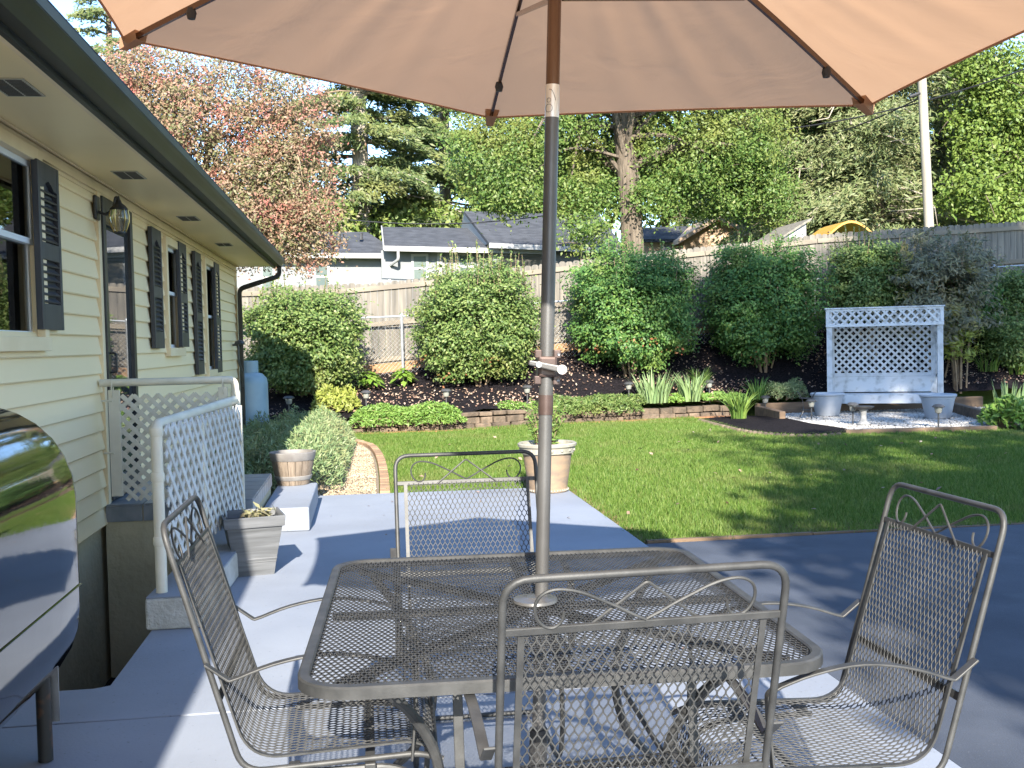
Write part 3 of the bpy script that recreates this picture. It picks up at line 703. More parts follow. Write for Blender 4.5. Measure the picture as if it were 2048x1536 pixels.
def shutter(y0, y1, z0, z1):
    b = MB(); x0, x1 = HX+.022, HX+.058; st = .045; mid = z0+(z1-z0)*.47
    b.box(x0, x1, y0, y0+st, z0, z1); b.box(x0, x1, y1-st, y1, z0, z1); b.box(x0, x1-.001, y0+st, y1-st, z0, z0+.15); b.box(x0, x1-.001, y0+st, y1-st, mid-.05, mid+.05)
    b.box(x0, x1-.001, y0+st, y1-st, z1-.10, z1); b.box(x0, x0+.008, y0+st, y1-st, z0+.15, z1-.10)
    so = b.build('shutter', 'shutter', house, bev=.003)
    # arched head of the louvre panel
    ar = MB(); ym = (y0+y1)/2; hw = (y1-y0)/2-st
    pts = [(-hw, 0), (-hw, -.05), (-hw*.6, -.045), (-hw*.3, -.015), (0, 0), (hw*.3, -.015), (hw*.6, -.045), (hw, -.05), (hw, 0)]
    n = len(pts); ar.add([(xx, ym+p, z1-.099+q) for xx in (x0, x1-.002) for p, q in pts], [tuple(range(n)), tuple(range(2*n-1, n-1, -1))]+[(i, (i+1) % n, n+(i+1) % n, n+i) for i in range(n)])
    ar.build('arched_head', 'shutter', so)
    for r0, r1 in ((z0+.15, mid-.05), (mid+.05, z1-.135)):
        n = int((r1-r0)/.042); 
        for i in range(n):
            zc = r0+(i+.5)*(r1-r0)/n; l = MB(); l.obox((x0+.018, ym, zc), (.013, 0, -.012), (0, hw, 0), (.003, 0, .0035)); l.build('louver', 'shutter', so)
sh = [((68, 325), (114, 348), (88, 660), (127, 662)), ((300, 458), (321, 468), (312, 697), (330, 697)), ((355, 487), (372, 493), (365, 694), (381, 694)),
      ((387, 506), (401, 511), (398, 748), (411, 748)), ((427, 528), (437, 533), (436, 744), (446, 744))]
for tl, tr, bl, br in sh:
    ya = (W(*tl, HX+.05)[0]+W(*bl, HX+.05)[0])/2; yb = (W(*tr, HX+.05)[0]+W(*br, HX+.05)[0])/2
    yb = min(yb, ya+.42); print('shutter', ya, yb, W(*bl)[1], W(*tl)[1]); shutter(ya, yb, W(*bl)[1], W(*tl)[1])
# glass storm door with black frame
y0, y1, z0, z1 = door
a = MB(); a.box(HX-.01, HX+.03, y0-.07, y0, z0, z1+.07); a.box(HX-.01, HX+.03, y1, y1+.07, z0, z1+.07); a.box(HX-.01, HX+.0299, y0, y1, z1, z1+.07); a.build('door_casing', 'trim', house, bev=.004)
a = MB(); x0, x1 = HX-.01, HX+.045; f_ = .085
a.box(x0, x1, y0+.002, y0+f_, z0+.02, z1-.002); a.box(x0, x1, y1-f_, y1-.002, z0+.02, z1-.002); a.box(x0, x1-.001, y0+f_, y1-f_, z1-.10, z1-.002); a.box(x0, x1-.001, y0+f_, y1-f_, z0+.02, z0+.16)
dr = a.build('door', 'black_paint', house, bev=.004)
a = MB(); a.box(HX+.012, HX+.018, y0+f_-.005, y1-f_+.005, z0+.155, z1-.095); a.build('pane', 'glass', dr)
a = MB(); a.tube(fillet([(HX+.045, y0+.05, 1.30), (HX+.09, y0+.05, 1.30), (HX+.09, y0+.05, 1.44), (HX+.045, y0+.05, 1.44)], .02, 3), .008, 6); a.build('handle', 'black_paint', dr, smooth=True)
# wall lantern
ly, lz = W(183, 415); ly += .02
lan = thing('wall_lantern', 'black wall lantern with clear curved glass beside the glass door', 'lamp', (HX+.02, ly, lz))
a = MB(); a.obox((HX+.03, ly, lz), (.012, 0, 0), (0, .055, 0), (0, 0, .085)); a.build('backplate', 'black_paint', lan, bev=.01)
a = MB(); a.tube(smooth_path([(HX+.03, ly, lz-.02), (HX+.09, ly, lz-.045), (HX+.14, ly, lz+.0), (HX+.16, ly, lz+.07), (HX+.18, ly, lz+.06)], 5), .011, 7); a.build('arm', 'black_paint', lan, smooth=True)
cx = HX+.18; LS = .72
a = MB(); a.lathe([(r_*LS, z_*LS) for r_, z_ in [(0, .12), (.008, .11), (.012, .085), (.022, .07), (.03, .045), (.06, .02), (.085, -.01), (.088, -.022), (0, -.022)]], (cx, ly, lz), 16); a.build('cap', 'black_paint', lan, smooth=True)
a = MB(); a.lathe([(r_*LS, z_*LS) for r_, z_ in [(.078, -.024), (.088, -.08), (.086, -.13), (.07, -.19), (.05, -.235)]], (cx, ly, lz), 16); a.build('glass_body', 'brass_glass', lan, smooth=True)
for k in range(6):
    t = k*math.pi/3+.3; a = MB(); a.tube([(cx+LS*r*math.cos(t)*1.03, ly+LS*r*math.sin(t)*1.03, lz+LS*z) for r, z in ((.08, -.022), (.09, -.08), (.088, -.13), (.072, -.19), (.052, -.237))], .0035, 5); a.build('rib', 'brass', lan, smooth=True)
a = MB(); a.lathe([(r_*LS, z_*LS) for r_, z_ in [(.056, -.232), (.056, -.246), (.02, -.26), (0, -.265)]], (cx, ly, lz), 16); a.build('base', 'black_paint', lan, smooth=True)
# gas regulator and hose on the far wall
gr = thing('gas_regulator', 'dark gas regulator and pipe on the wall above the propane tank', 'regulator', (HX+.08, 15.2, 1.2))
y_, z_ = W(462, 690); a = MB(); a.lathe([(0, -.02), (.06, -.02), (.075, 0), (.06, .03), (.025, .045), (0, .05)], (HX+.12, y_, z_+.02), 12); a.build('dome', 'lamp_dark', gr, smooth=True)
a = MB(); a.tube(fillet([(HX+.02, y_, z_), (HX+.10, y_, z_), (HX+.10, y_, z_-.25), (HX+.14, y_+.1, z_-.4), (HX+.14, y_+.15, z_-.6)], .05, 4), .016, 7); a.build('pipe', 'lamp_dark', gr, smooth=True)

# ================================================================ porch landing with tiles, step, curb and lattice railings
LX1, LY0, LY1, LZT = -.835, 7.775, 9.32, .36
por = thing('porch_landing', 'raised landing with dark grey tiles at the glass door', 'porch', (-1.35, 8.5, 0))
a = MB(); a.box(HX+.002, LX1-.012, LY0+.012, LY1-.012, -.98, LZT-.014); a.build('base', 'foundation', por)
nx, ny = 4, 6
for i in range(nx):
    for j in range(ny):
        x0 = HX+.005+(LX1-HX-.005)/nx*i; y0 = LY0+(LY1-LY0)/ny*j
        a = MB(); a.box(x0+.004, x0+(LX1-HX-.005)/nx-.004, y0+.004, y0+(LY1-LY0)/ny-.004, LZT-.012, LZT); a.build('tile', 'tile', por, bev=.002)
for i in range(nx):
    x0 = HX+.005+(LX1-HX-.005)/nx*i; a = MB(); a.box(x0+.004, x0+(LX1-HX-.005)/nx-.004, LY0, LY0+.011, LZT-.125, LZT-.013); a.build('tile', 'tile', por, bev=.002)
for j in range(9):
    y0 = LY0+(LY1-LY0)/9*j; a = MB(); a.box(LX1-.011, LX1, y0+.003, y0+(LY1-LY0)/9-.003, LZT-.105, LZT-.013); a.build('tile', 'tile', por, bev=.002)
a = MB(); a.box(LX1+.002, -.472, 8.39, 9.9, .001, .19); o = a.build('concrete_step', 'painted_concrete', loc=(-.65, 9.1, 0), bev=.012); tag(o, 'pale painted concrete step below the tiled landing', 'step')
# curb along the stairwell
a = MB(); prism(a, [(-1.165, 5.60), (-.88, 5.60), (-.80, 7.77), (-1.10, 7.77)], .001, .165); o = a.build('stairwell_curb', 'rough_concrete', loc=(-1, 6.6, 0), bev=.012); tag(o, 'rough concrete curb carrying the white lattice railing', 'curb')
a = MB(); prism(a, [(-1.160, 5.606), (-.885, 5.606), (-.806, 7.765), (-1.095, 7.765)], .1655, .172); o2 = a.build('curb_cap', 'painted_concrete', o)

def lattice(parent, O, u, v, wd, ht, pitch, sw, st, m, top=None):
    """two crossed layers of slats in the rectangle O + a u + b v; pitch measured along u"""
    O, u, v = np.array(O, float), nrm(u), nrm(v); nn = np.cross(u, v); cnt = 0
    for s_, dn in ((1, 0), (-1, st*1.02)):
        c = -ht+pitch*.3 if s_ == 1 else pitch*.3
        end = wd if s_ == 1 else wd+ht
        while c < end:
            # line a = c + s_*b
            if s_ == 1: b0, b1 = max(0, -c), min(ht, wd-c)
            else: b0, b1 = max(0, c-wd), min(ht, c)
            if b1-b0 > .03:
                p = O+u*(c+s_*b0)+v*b0+nn*dn; q = O+u*(c+s_*b1)+v*b1+nn*dn
                a = MB(); a.bar(p, q, np.cross(nn, q-p), sw, st); a.build('slat', m, parent); cnt += 1
            c += pitch*random.uniform(.955, 1.045)
    return cnt
# panel across the landing edge (beige), from the wall to a corner post
ry = 7.70; zt = W(205, 765)[1]; xr = PY(470, 757, ry)[0]; z_r = PY(470, 757, ry)[2]; print('gate', zt, xr, z_r)
g1 = thing('porch_lattice_panel', 'beige lattice panel hung from a cream pipe rail across the landing', 'railing', (-1.4, ry, LZT))
a = MB(); a.tube(fillet([(HX+.02, ry, zt), (xr, ry, zt), (xr, ry, .10)], .05, 5), .027, 12); a.build('pipe_rail', 'cream_pipe', g1, smooth=True)
a = MB(); a.lathe([(.031, -.03), (.034, 0), (.034, .05), (.031, .07)], (xr, ry, zt-.15), 12); a.build('pipe_joint', 'cream_pipe', g1, smooth=True)
bx0 = PY(217, 800, ry)[0]; bx1 = PY(240, 800, ry)[0]; zb = PY(245, 992, ry)[2]
a = MB(); a.box(bx0, bx1, ry-.012, ry+.012, zb, zt-.05); a.build('side_board', 'cream_pipe', g1, bev=.003)
bx2, bx3 = PY(437, 800, ry)[0], PY(456, 800, ry)[0]
a = MB(); a.box(bx2, bx3, ry-.012, ry+.012, zb-.02, zt-.05); a.build('side_board', 'cream_pipe', g1, bev=.003)
lattice(g1, (bx1-.01, ry+.004, zb-.03), (1, 0, 0), (0, 0, 1), bx2-bx1+.02, zt-.03-zb-.03, .082, .030, .006, 'beige_lattice')
for zc in (PY(215, 802, ry)[2], PY(215, 906, ry)[2]):
    a = MB(); a.tube([(HX+.03, ry-.01, zc), (bx0+.03, ry-.02, zc)], .008, 6); a.build('hook', 'cream_pipe', g1, smooth=True)
for xx in (bx0+.03, bx3-.03):
    a = MB(); a.tube(fillet([(xx, ry-.016, zt-.10), (xx, ry-.034, zt-.06), (xx, ry-.034, zt+.0), (xx, ry, zt+.032), (xx, ry+.034, zt), (xx, ry+.02, zt-.05)], .02, 3), .005, 5); a.build('strap', 'cream_pipe', g1, smooth=True)
# white lattice on the pipe railing along the stairwell
n0 = np.array([PY(312, 850, 5.72)[0], 5.72]); n1 = np.array([xr-.005, ry-.06]); zr = PY(312, 850, 5.72)[2]
z2 = PY(469, 800, n1[1])[2]; print('rail2', n0, n1, zr, z2)
g2 = thing('stairwell_lattice_railing', 'white lattice railing on cream pipes beside the basement stairwell', 'railing', (n0[0], n0[1], .16))
a = MB(); a.tube(fillet([(n0[0], n0[1], .12), (n0[0], n0[1], zr), (n1[0], n1[1], z2)], .05, 5), .030, 12); a.build('pipe_rail', 'cream_pipe', g2, smooth=True)
for zz_ in (zr-.06, zr-.30, .42):
    a = MB(); a.lathe([(.032, 0), (.036, .01), (.036, .04), (.032, .05)], (n0[0], n0[1], zz_), 12); a.build('pipe_joint', 'cream_pipe', g2, smooth=True)
dv = np.array([n1[0]-n0[0], n1[1]-n0[1], 0]); Ln = np.linalg.norm(dv); dv /= Ln; off = np.array([dv[1], -dv[0], 0])*.04
O = np.array([n0[0], n0[1], .30])+off+dv*.02
lattice(g2, O, dv, (0, 0, 1), Ln-.03, min(zr, z2)-.30-.01, .125, .032, .007, 'white_lattice')
a = MB(); p = O+dv*(Ln*.42); a.bar(p+[0, 0, -.14], p+[0, 0, .72], dv, .05, .012); a.build('stay', 'cream_pipe', g2)
a = MB(); e = O+dv*(Ln-.03); a.bar(e+[0, 0, -.05], e+[0, 0, min(zr, z2)-.31], dv, .03, .03); a.build('end_post', 'cream_pipe', g2)

# ================================================================ oil tank, propane cylinder
ot = thing('oil_tank', 'glossy black upright oval oil tank on pipe legs by the house wall', 'oil tank', (-1.40, 3.3, 0))
cxT, r_ = -1.405, .345; zl, zu = .52, .925; ya, yb = 2.55, 4.02
def obround(r, n=14):
    out = []
    for i in range(n+1): t = math.pi*i/n; out.append((r*math.cos(t), zu+r*math.sin(t)))
    for i in range(n+1): t = math.pi+math.pi*i/n; out.append((r*math.cos(t), zl+r*math.sin(t)))
    return out
rings = [(ya, .97), (ya+.012, .995), (ya+.03, 1)]+[(ya+.03+(yb-ya-.06)*k/6, 1) for k in range(1, 7)]+[(yb-.012, .995), (yb, .97)]
V = []; nn = len(obround(1))
a = MB(); 
for y, s in rings: V += [(cxT+p, y, q) for p, q in [(px_*s, (pz_-.72)*(s if s == 1 else s+.005)+.72) for px_, pz_ in obround(r_)]]
F = [(i*nn+k, i*nn+(k+1) % nn, (i+1)*nn+(k+1) % nn, (i+1)*nn+k) for i in range(len(rings)-1) for k in range(nn)]
a.add(V, F+[tuple(range(nn)), tuple((len(rings)-1)*nn+k for k in range(nn-1, -1, -1))]); a.build('shell', 'tank_black', ot, smooth=True)
a = MB(); a.tube([(cxT+r_+.0008, ya+.02, .60), (cxT+r_+.0008, yb-.004, .60)], .0035, 6); a.build('weld_seam', 'tank_black', ot, smooth=True)
for lx in (-1, 1):
    for ly_ in (ya+.16, yb-.14):
        x = cxT+lx*.24
        a = MB(); a.tube([(x, ly_, .003), (x, ly_, .30)], .026, 12); leg = a.build('leg', 'rust_pipe', ot, smooth=True)
        a = MB(); a.box(x-.035, x+.045, ly_+.028, ly_+.034, .13, .34); a.build('leg_bracket', 'bare_metal' if lx > 0 else 'rust_pipe', leg)
bt = T(480, 860); pc = np.array([-1.76, 16.25])
pt = thing('propane_tank', 'upright grey blue propane cylinder at the corner of the house', 'propane tank', (pc[0], pc[1], 0))
a = MB(); a.lathe([(0, .04), (.24, .04), (.285, .08), (.29, .14), (.29, .92), (.275, 1.0), (.21, 1.07), (.09, 1.10), (0, 1.105)], (pc[0], pc[1], 0), 32); a.build('body', 'propane_grey', pt, smooth=True)
a = MB(); a.lathe([(.24, -.02), (.24, .06), (.235, .06), (.235, -.02)], (pc[0], pc[1], 0), 24); a.build('foot_ring', 'propane_grey', pt)
a = MB(); a.lathe([(.155, 1.06), (.155, 1.26), (.148, 1.265), (.146, 1.06)], (pc[0], pc[1], 0), 24); col_ = a.build('collar', 'propane_grey', pt, smooth=True)
a = MB(); a.tube([(pc[0], pc[1], 1.1), (pc[0], pc[1], 1.2)], .03, 8); a.tube([(pc[0], pc[1], 1.17), (pc[0]-.09, pc[1], 1.17)], .015, 6); a.build('valve', 'brass', col_, smooth=True)
# ================================================================ expanded metal
def resample(path, step):
    P = np.array([np.asarray(p, float) for p in path]); s = np.r_[0, np.cumsum(np.linalg.norm(np.diff(P, axis=0), axis=1))]
    n = max(2, int(round(s[-1]/step))); q = np.linspace(0, s[-1], n+1)
    return np.stack([np.interp(q, s, P[:, i]) for i in range(P.shape[1])], 1)
def strand_mesh(strands, w_, t_):
    """each strand: (N,3) points and (N,3) normals -> 4-sided flat wires"""
    V = []; F = []; k = 0
    for P, N in strands:
        if len(P) < 2: continue
        T_ = unit(np.gradient(P, axis=0)); B = unit(np.cross(N, T_)); n = len(P)
        q = np.stack([P-B*w_/2-N*t_/2, P+B*w_/2-N*t_/2, P+B*w_/2+N*t_/2, P-B*w_/2+N*t_/2], 1).reshape(-1, 3); V.append(q)
        i = np.arange(n-1)[:, None]*4+k
        for c in range(4):
            d = (c+1) % 4; F.append(np.concatenate([i+c, i+d, i+4+d, i+4+c], 1))
        k += 4*n
    return np.concatenate(V), np.concatenate(F)

# ================================================================ spring chair with expanded metal seat and scroll top
HW = .275
def chair(label, loc, rot):
    root = thing('patio_chair', label, 'chair', (0, 0, 0), 'matching mesh chairs around the patio table')
    p0, p1, p2 = (.255, .41), (-.215, .395), (-.39, 1.02)
    fr = fillet([(HW, p0[0]+.03, p0[1]-.02), (HW, p0[0]-.03, p0[1]), (HW, *p1), (HW, *p2), (-HW, *p2), (-HW, *p1), (-HW, p0[0]-.03, p0[1]), (-HW, p0[0]+.03, p0[1]-.02)], .055, 6)
    MB().tube(fr, .0078, 10).build('frame', 'patio_metal', root, smooth=True)
    bd = nrm((0, p2[0]-p1[0], p2[1]-p1[1])); top = np.array([0, *p2])
    cb = top-bd*.108
    a = MB(); a.bar(cb-[HW, 0, 0], cb+[HW, 0, 0], bd, .016, .007); a.build('crossbar', 'patio_metal', root, bev=.002)
    sc = 2.84e-4
    L = [(505, 500), (502, 545), (480, 590), (432, 617), (375, 600), (330, 545), (311, 470), (330, 400), (380, 355), (450, 338), (540, 348), (640, 380), (745, 432), (860, 490), (960, 548), (1068, 604)]
    for sg in (1, -1):
        pts = smooth_path([cb+np.array([sg*(x-1068)*sc, 0, 0])+bd*(632-y)*sc+np.array([0, -.002*sg, 0]) for x, y in L], 4)
        MB().tube(pts, .0032, 6).build('scroll', 'patio_metal', root, smooth=True)
    ch = [cb+np.array([(x-1068)*sc, .006, 0])+bd*(632-y)*sc for x, y in ((655, 655), (1068, 325), (1480, 655))]
    MB().tube(fillet(ch, .008, 3), .0032, 6).build('chevron', 'patio_metal', root, smooth=True)
    # sheet profile: down the back, round into the seat, over the front edge
    prof = fillet([(0, cb[1]+.004, cb[2]), (0, p1[0]+.012, .412), (0, .215, .43), (0, .275, .395), (0, .285, .31)], .085, 8)
    for sg in (1, -1):
        q = [p+np.array([sg*.238, 0, 0]) for p in prof]
        MB().strap(q, (1, 0, 0), .013, .005).build('panel_bar', 'patio_metal', root)
    a = MB(); a.bar((-.238, .286, .306), (.238, .286, .306), (0, 0, 1), .014, .008); a.build('front_bar', 'patio_metal', root)
    cw, chh = .0092, .0380
    pr = resample(prof, chh/2); Tn = unit(np.gradient(pr, axis=0)); Nn = np.cross(np.array([1.0, 0, 0])[None], Tn)
    st = []; ncol = int(.462/cw)
    for j in range(ncol+1):
        x = -.231+j*cw; zig = np.array([1 if (i+j) % 2 else -1 for i in range(len(pr))])*cw*.46
        # soften the zigzag: each node stays for a short while
        P = []; N = []
        for i in range(len(pr)):
            for d in (-.18, .18):
                t = np.clip(i+d, 0, len(pr)-1); i0 = int(t); i1 = min(i0+1, len(pr)-1); f = t-i0
                P.append(pr[i0]*(1-f)+pr[i1]*f+np.array([x+zig[i], 0, 0])); N.append(Nn[i])
        st.append((np.array(P), np.array(N)))
    V, F = strand_mesh(st, .0028, .0021)
    fastmesh('mesh_sheet', V, F, 'mesh_metal', root, kind='stuff')
    for sg in (1, -1):
        x = sg*(HW+.018)
        arc = smooth_path([(x, -.232, .634), (x, -.13, .668), (x, -.01, .685), (x, .11, .670), (x, .208, .640)], 4)
        ap = [(x, -.296, .678), (x, -.241, .636), (x, -.236, .634)]+arc[1:-1]+fillet([arc[-1]-np.array([0, .012, -.003]), (x, .222, .632), (x, .220, .56), (x, .205, .40)], .02, 4)
        MB().strap(ap, (1, 0, 0), .024, .006).build('armrest', 'patio_metal', root, bev=.002)
        sp = fillet([(sg*(HW-.03), -.12, .372), (sg*(HW-.03), .17, .372), (sg*(HW-.03), .27, .30), (sg*(HW-.03), .27, .13), (sg*(HW-.03), .20, .013), (sg*(HW-.03), -.30, .013)], .07, 6)
        MB().tube(sp, .0085, 8).build('spring_leg', 'patio_metal', root, smooth=True)
        for yy in (-.09, .10):
            a = MB(); a.box(sg*(HW-.03)-.014, sg*(HW-.03)+.046*sg*sg, yy-.014, yy+.014, .380, .398); a.build('clamp', 'patio_metal', root, bev=.003)
    a = MB(); a.tube([(-HW+.03, -.29, .013), (HW-.03, -.29, .013)], .010, 8); a.build('floor_bar', 'patio_metal', root, smooth=True)
    a = MB(); a.bar((-HW, .10, .388), (HW, .10, .388), (0, 1, 0), .025, .006); a.build('seat_bar', 'patio_metal', root)
    a = MB(); a.bar((-HW, -.268, .58), (HW, -.268, .58), bd, .02, .006); a.build('back_bar', 'patio_metal', root)
    root.location = loc; root.rotation_euler = (0, 0, rot)
    return root
ch0 = chair('mesh patio chair with its back to the driveway asphalt', (1.115, 2.575, 0), R(90))
dup(ch0, (.497, 2.27, 0), R(2), 'mesh patio chair facing the lawn across the table')
dup(ch0, (.378, 3.70, 0), R(180), 'mesh patio chair with its back to the lawn and the big pot')
dup(ch0, (-.116, 2.925, 0), R(-90), 'mesh patio chair with its back to the house wall and stairwell')

# ================================================================ table
TC = np.array([.458, 2.915]); TW, TD, TH = 1.215, 1.37, .72
tb = thing('patio_table', 'rectangular dark expanded metal patio table with rounded corners', 'table', (0, 0, 0))
def rrect(w_, d_, r, n=7):
    out = []
    for cx, cy, a0 in ((w_/2-r, d_/2-r, 0), (-w_/2+r, d_/2-r, 90), (-w_/2+r, -d_/2+r, 180), (w_/2-r, -d_/2+r, 270)):
        for i in range(n+1): t = R(a0+90*i/n); out.append((cx+r*math.cos(t), cy+r*math.sin(t)))
    return out
rim = [(x, y, TH-.014) for x, y in rrect(TW-.028, TD-.028, .115)]
a = MB(); a.sweep(rim, [(-.014, -.014), (.014, -.014), (.014, .010), (.010, .014), (-.010, .014), (-.014, .010)], (0, 0, 1), closed=True); a.build('rim', 'patio_metal', tb, smooth=True)
w2_, d2_ = TW-.05, TD-.05; cw, chh = .0080, .036; st = []
ncol = int(w2_/cw)
def inside(x, y, r=.10): 
    qx, qy = abs(x)-(w2_/2-r), abs(y)-(d2_/2-r)
    return (qx <= 0 and qy <= r) or (qy <= 0 and qx <= r) or (qx > 0 and qy > 0 and qx*qx+qy*qy <= r*r)
nr = int(d2_/(chh/2))
for j in range(ncol+1):
    x0 = -w2_/2+j*cw; P = []
    for i in range(nr+1):
        for d in (-.16, .16):
            y = -d2_/2+(i+d)*chh/2; x = x0+(1 if (i+j) % 2 else -1)*cw*.46
            if inside(x, y) and x*x+y*y > .028**2: P.append((x, y, TH-.008))
            elif len(P) > 1: st.append((np.array(P), np.tile([0, 0, 1.0], (len(P), 1)))); P = []
            else: P = []
    if len(P) > 1: st.append((np.array(P), np.tile([0, 0, 1.0], (len(P), 1))))
V, F = strand_mesh(st, .0036, .0024); fastmesh('mesh_top', V, F, 'mesh_metal', tb, kind='stuff')
for k, (ex, ey) in enumerate(((.5*TW-.04, 0), (-.5*TW+.04, 0), (0, .5*TD-.04), (0, -.5*TD+.04), (.5*TW-.09, .5*TD-.09), (-.5*TW+.09, .5*TD-.09), (.5*TW-.09, -.5*TD+.09), (-.5*TW+.09, -.5*TD+.09))):
    d = nrm((ex, ey, 0)); a = MB(); a.bar(d*.045+[0, 0, TH-.0225], np.array([ex, ey, TH-.0225]), np.cross(d, (0, 0, 1)), .018, .020); a.build('top_brace', 'patio_metal', tb)
a = MB(); a.lathe([(.0235, -.006), (.062, -.006), (.064, -.003), (.062, .004), (.026, .008), (.0235, .010)], (0, 0, TH), 24); a.build('umbrella_collar', 'pole_grey', tb, smooth=True)
for sx in (1, -1):
    for sy in (1, -1):
        pth = smooth_path([(sx*.47, sy*.52, .69), (sx*.36, sy*.40, .56), (sx*.29, sy*.33, .38), (sx*.33, sy*.38, .20), (sx*.42, sy*.48, .07), (sx*.455, sy*.52, .013)], 5)
        a = MB(); a.tube(pth, .0135, 8); a.build('leg', 'patio_metal', tb, smooth=True)
a = MB(); a.tube([(sx*.295, sy*.335, .37) for sx, sy in ((1, 1), (-1, 1), (-1, -1), (1, -1))], .009, 8, closed=True); a.build('leg_ring', 'patio_metal', tb, smooth=True)
tb.location = (TC[0], TC[1], 0); tb.rotation_euler = (0, 0, R(-2.2))

# ================================================================ market umbrella
ub = G(1083, 1195, TH); up_ = PY(1109, 0, ub[1]-.01); ud = nrm(up_-ub); foot = ub-ud*(ub[2]/ud[2])
def pole_at(py): # point of the pole seen at photo row py
    b = None
    for t in np.linspace(-.9, 2.4, 1200):
        q = ub+ud*t; d = q-CAM; y = 768-FPX*(d@_u)/(d@_f)
        if b is None or abs(y-py) < b[0]: b = (abs(y-py), q)
    return b[1]
um = thing('patio_umbrella', 'large tan six sided market umbrella standing through the table', 'umbrella', tuple(foot))
CC = np.array([.542, 2.893, 2.349]); UR = 1.511
un = nrm((math.sin(.074), math.sin(-.014), 1)); e1 = nrm(np.cross((0, 1, 0), un)); e2 = np.cross(un, e1); HUB = .44
def rimpt(ang, r): return CC+UR*r*(math.cos(R(ang))*e1+math.sin(R(ang))*e2)
def cone(A, B, t, r):
    p = (A*(1-t)+B*t); sag = 4*t*(1-t)
    return CC+(p-CC)*r*(1-.022*sag*r*r)+un*(HUB*(1-r)**1.0*(1-.0*sag)-.035*sag*r*(1-r)*2+.030*math.sin(math.pi*r))
for k in range(6):
    A, B = rimpt(90+60*k, 1), rimpt(150+60*k, 1)
    P = []
    for i in range(33):
        r = .03+.97*i/32; row = []
        for j in range(49):
            t = j/48; fan = math.exp(-((t-.5)/.33)**2)*(1-r)**.5*r; wr = .006*math.sin((t-.5)*29+k)*fan+.0035*math.sin((t-.46)*57+k*2+r*3)*fan+.003*math.sin(t*17+r*22+k*3)*math.sin(math.pi*t)*r*(1-r)
            row.append(cone(A, B, t, r)+un*(.024+wr))
        P.append(row)
    pn = MB().grid(P).build('canopy_panel', 'canopy_cloth', um, smooth=True)
    a = MB(); a.tube([q for q in P[-1]], .0045, 5); a.build('hem', 'canopy_cloth', pn, smooth=True)
mat('pocket_cloth', (.38, .235, .145), (.32, .19, .115), rough=.9, scale=20)
for k in range(6):
    A = rimpt(90+60*k, 1); rd = nrm(A-CC)
    path = [CC+(A-CC)*r+un*(HUB*(1-r)+.012+.030*math.sin(math.pi*r)) for r in np.linspace(.04, .985, 14)]
    tg = np.cross(rd, un); a = MB(); a.sweep(path, [(-.006, -.010), (.006, -.010), (.006, .008), (-.006, .008)], sdir=tg); a.build('rib', 'pole_brown', um)
    q = CC+(A-CC)*.82+un*(HUB*.18+.010); a = MB(); a.lathe([(0, -.02), (.012, -.018), (.017, 0), (.012, .018), (0, .02)], q, 8); a.build('rib_clip', 'weight_black', um, smooth=True)
    # cloth pocket at the tip
    b0, b1 = CC+(A-CC)*.952+un*(HUB*.048), A
    v = [b0+tg*.022-un*.006, b0-tg*.022-un*.006, b1-tg*.014-un*.012, b1+tg*.014-un*.012, b0+tg*.03+un*.022, b0-tg*.03+un*.022, b1-tg*.02+un*.022, b1+tg*.02+un*.022]
    a = MB(); a.add(v, [(0, 1, 2, 3), (7, 6, 5, 4), (0, 3, 7, 4), (1, 5, 6, 2), (3, 2, 6, 7)]); a.build('tip_pocket', 'canopy_cloth', um)
    # stretcher from the runner
    rn = pole_at(-8); m_ = CC+(A-CC)*.52+un*(HUB*.48+.025); a = MB(); a.bar(rn+rd*.03, m_, tg, .010, .014); a.build('stretcher', 'pole_brown', um)
a = MB(); c = pole_at(-6); a.tube([c, c+ud*.075], .036, 14); a.build('runner', 'weight_black', um, smooth=True)
a = MB(); a.tube([CC+un*(HUB-.08), CC+un*(HUB+.03)], .04, 14); a.build('hub', 'weight_black', um, smooth=True)
pA, pB, pC = pole_at(828), pole_at(790), pole_at(590)
a = MB(); a.tube([foot+ud*.02, pA], .0195, 20); a.build('lower_pole', 'pole_grey', um, smooth=True)
a = MB(); a.tube([pA-ud*.001, pB], .0215, 20); a.build('band', 'band_brown', um, smooth=True)
t0, t1 = pole_at(236), pole_at(170)
a = MB(); a.tube([pB, t0], .0200, 20); a.build('middle_pole', 'pole_grey', um, smooth=True)
a = MB(); a.tube([t0, t1], .0205, 20); slv = a.build('tilt_sleeve', 'silver_label', um, smooth=True)
topc = CC+un*HUB
a = MB(); a.tube([t1, pole_at(-20), topc], .0195, 20); a.build('upper_pole', 'pole_brown', um, smooth=True)
# small printed marks on the sleeve
s0 = (t0+t1)/2
sd_ = nrm(np.cross(ud, (0, 1, 0))); 
def onpole(c, ang, z): return c+ud*z+(sd_*math.sin(R(ang))-np.array([0, 1, 0])*math.cos(R(ang)))*.0209
a = MB()
for zc, rr in ((-.022, .011), (.0, .006)):
    pts = [onpole(s0, 38+math.degrees(rr*math.cos(t)/.0205), zc+rr*math.sin(t)) for t in np.linspace(0, 6.28, 13)[:-1]]; a.tube(pts, .0007, 4, closed=True)
a.tube([onpole(s0, 30-60*t, .03-.012*t*t*4) for t in np.linspace(-.1, .8, 8)], .0007, 4); a.build('printed_marks', 'ink', slv)
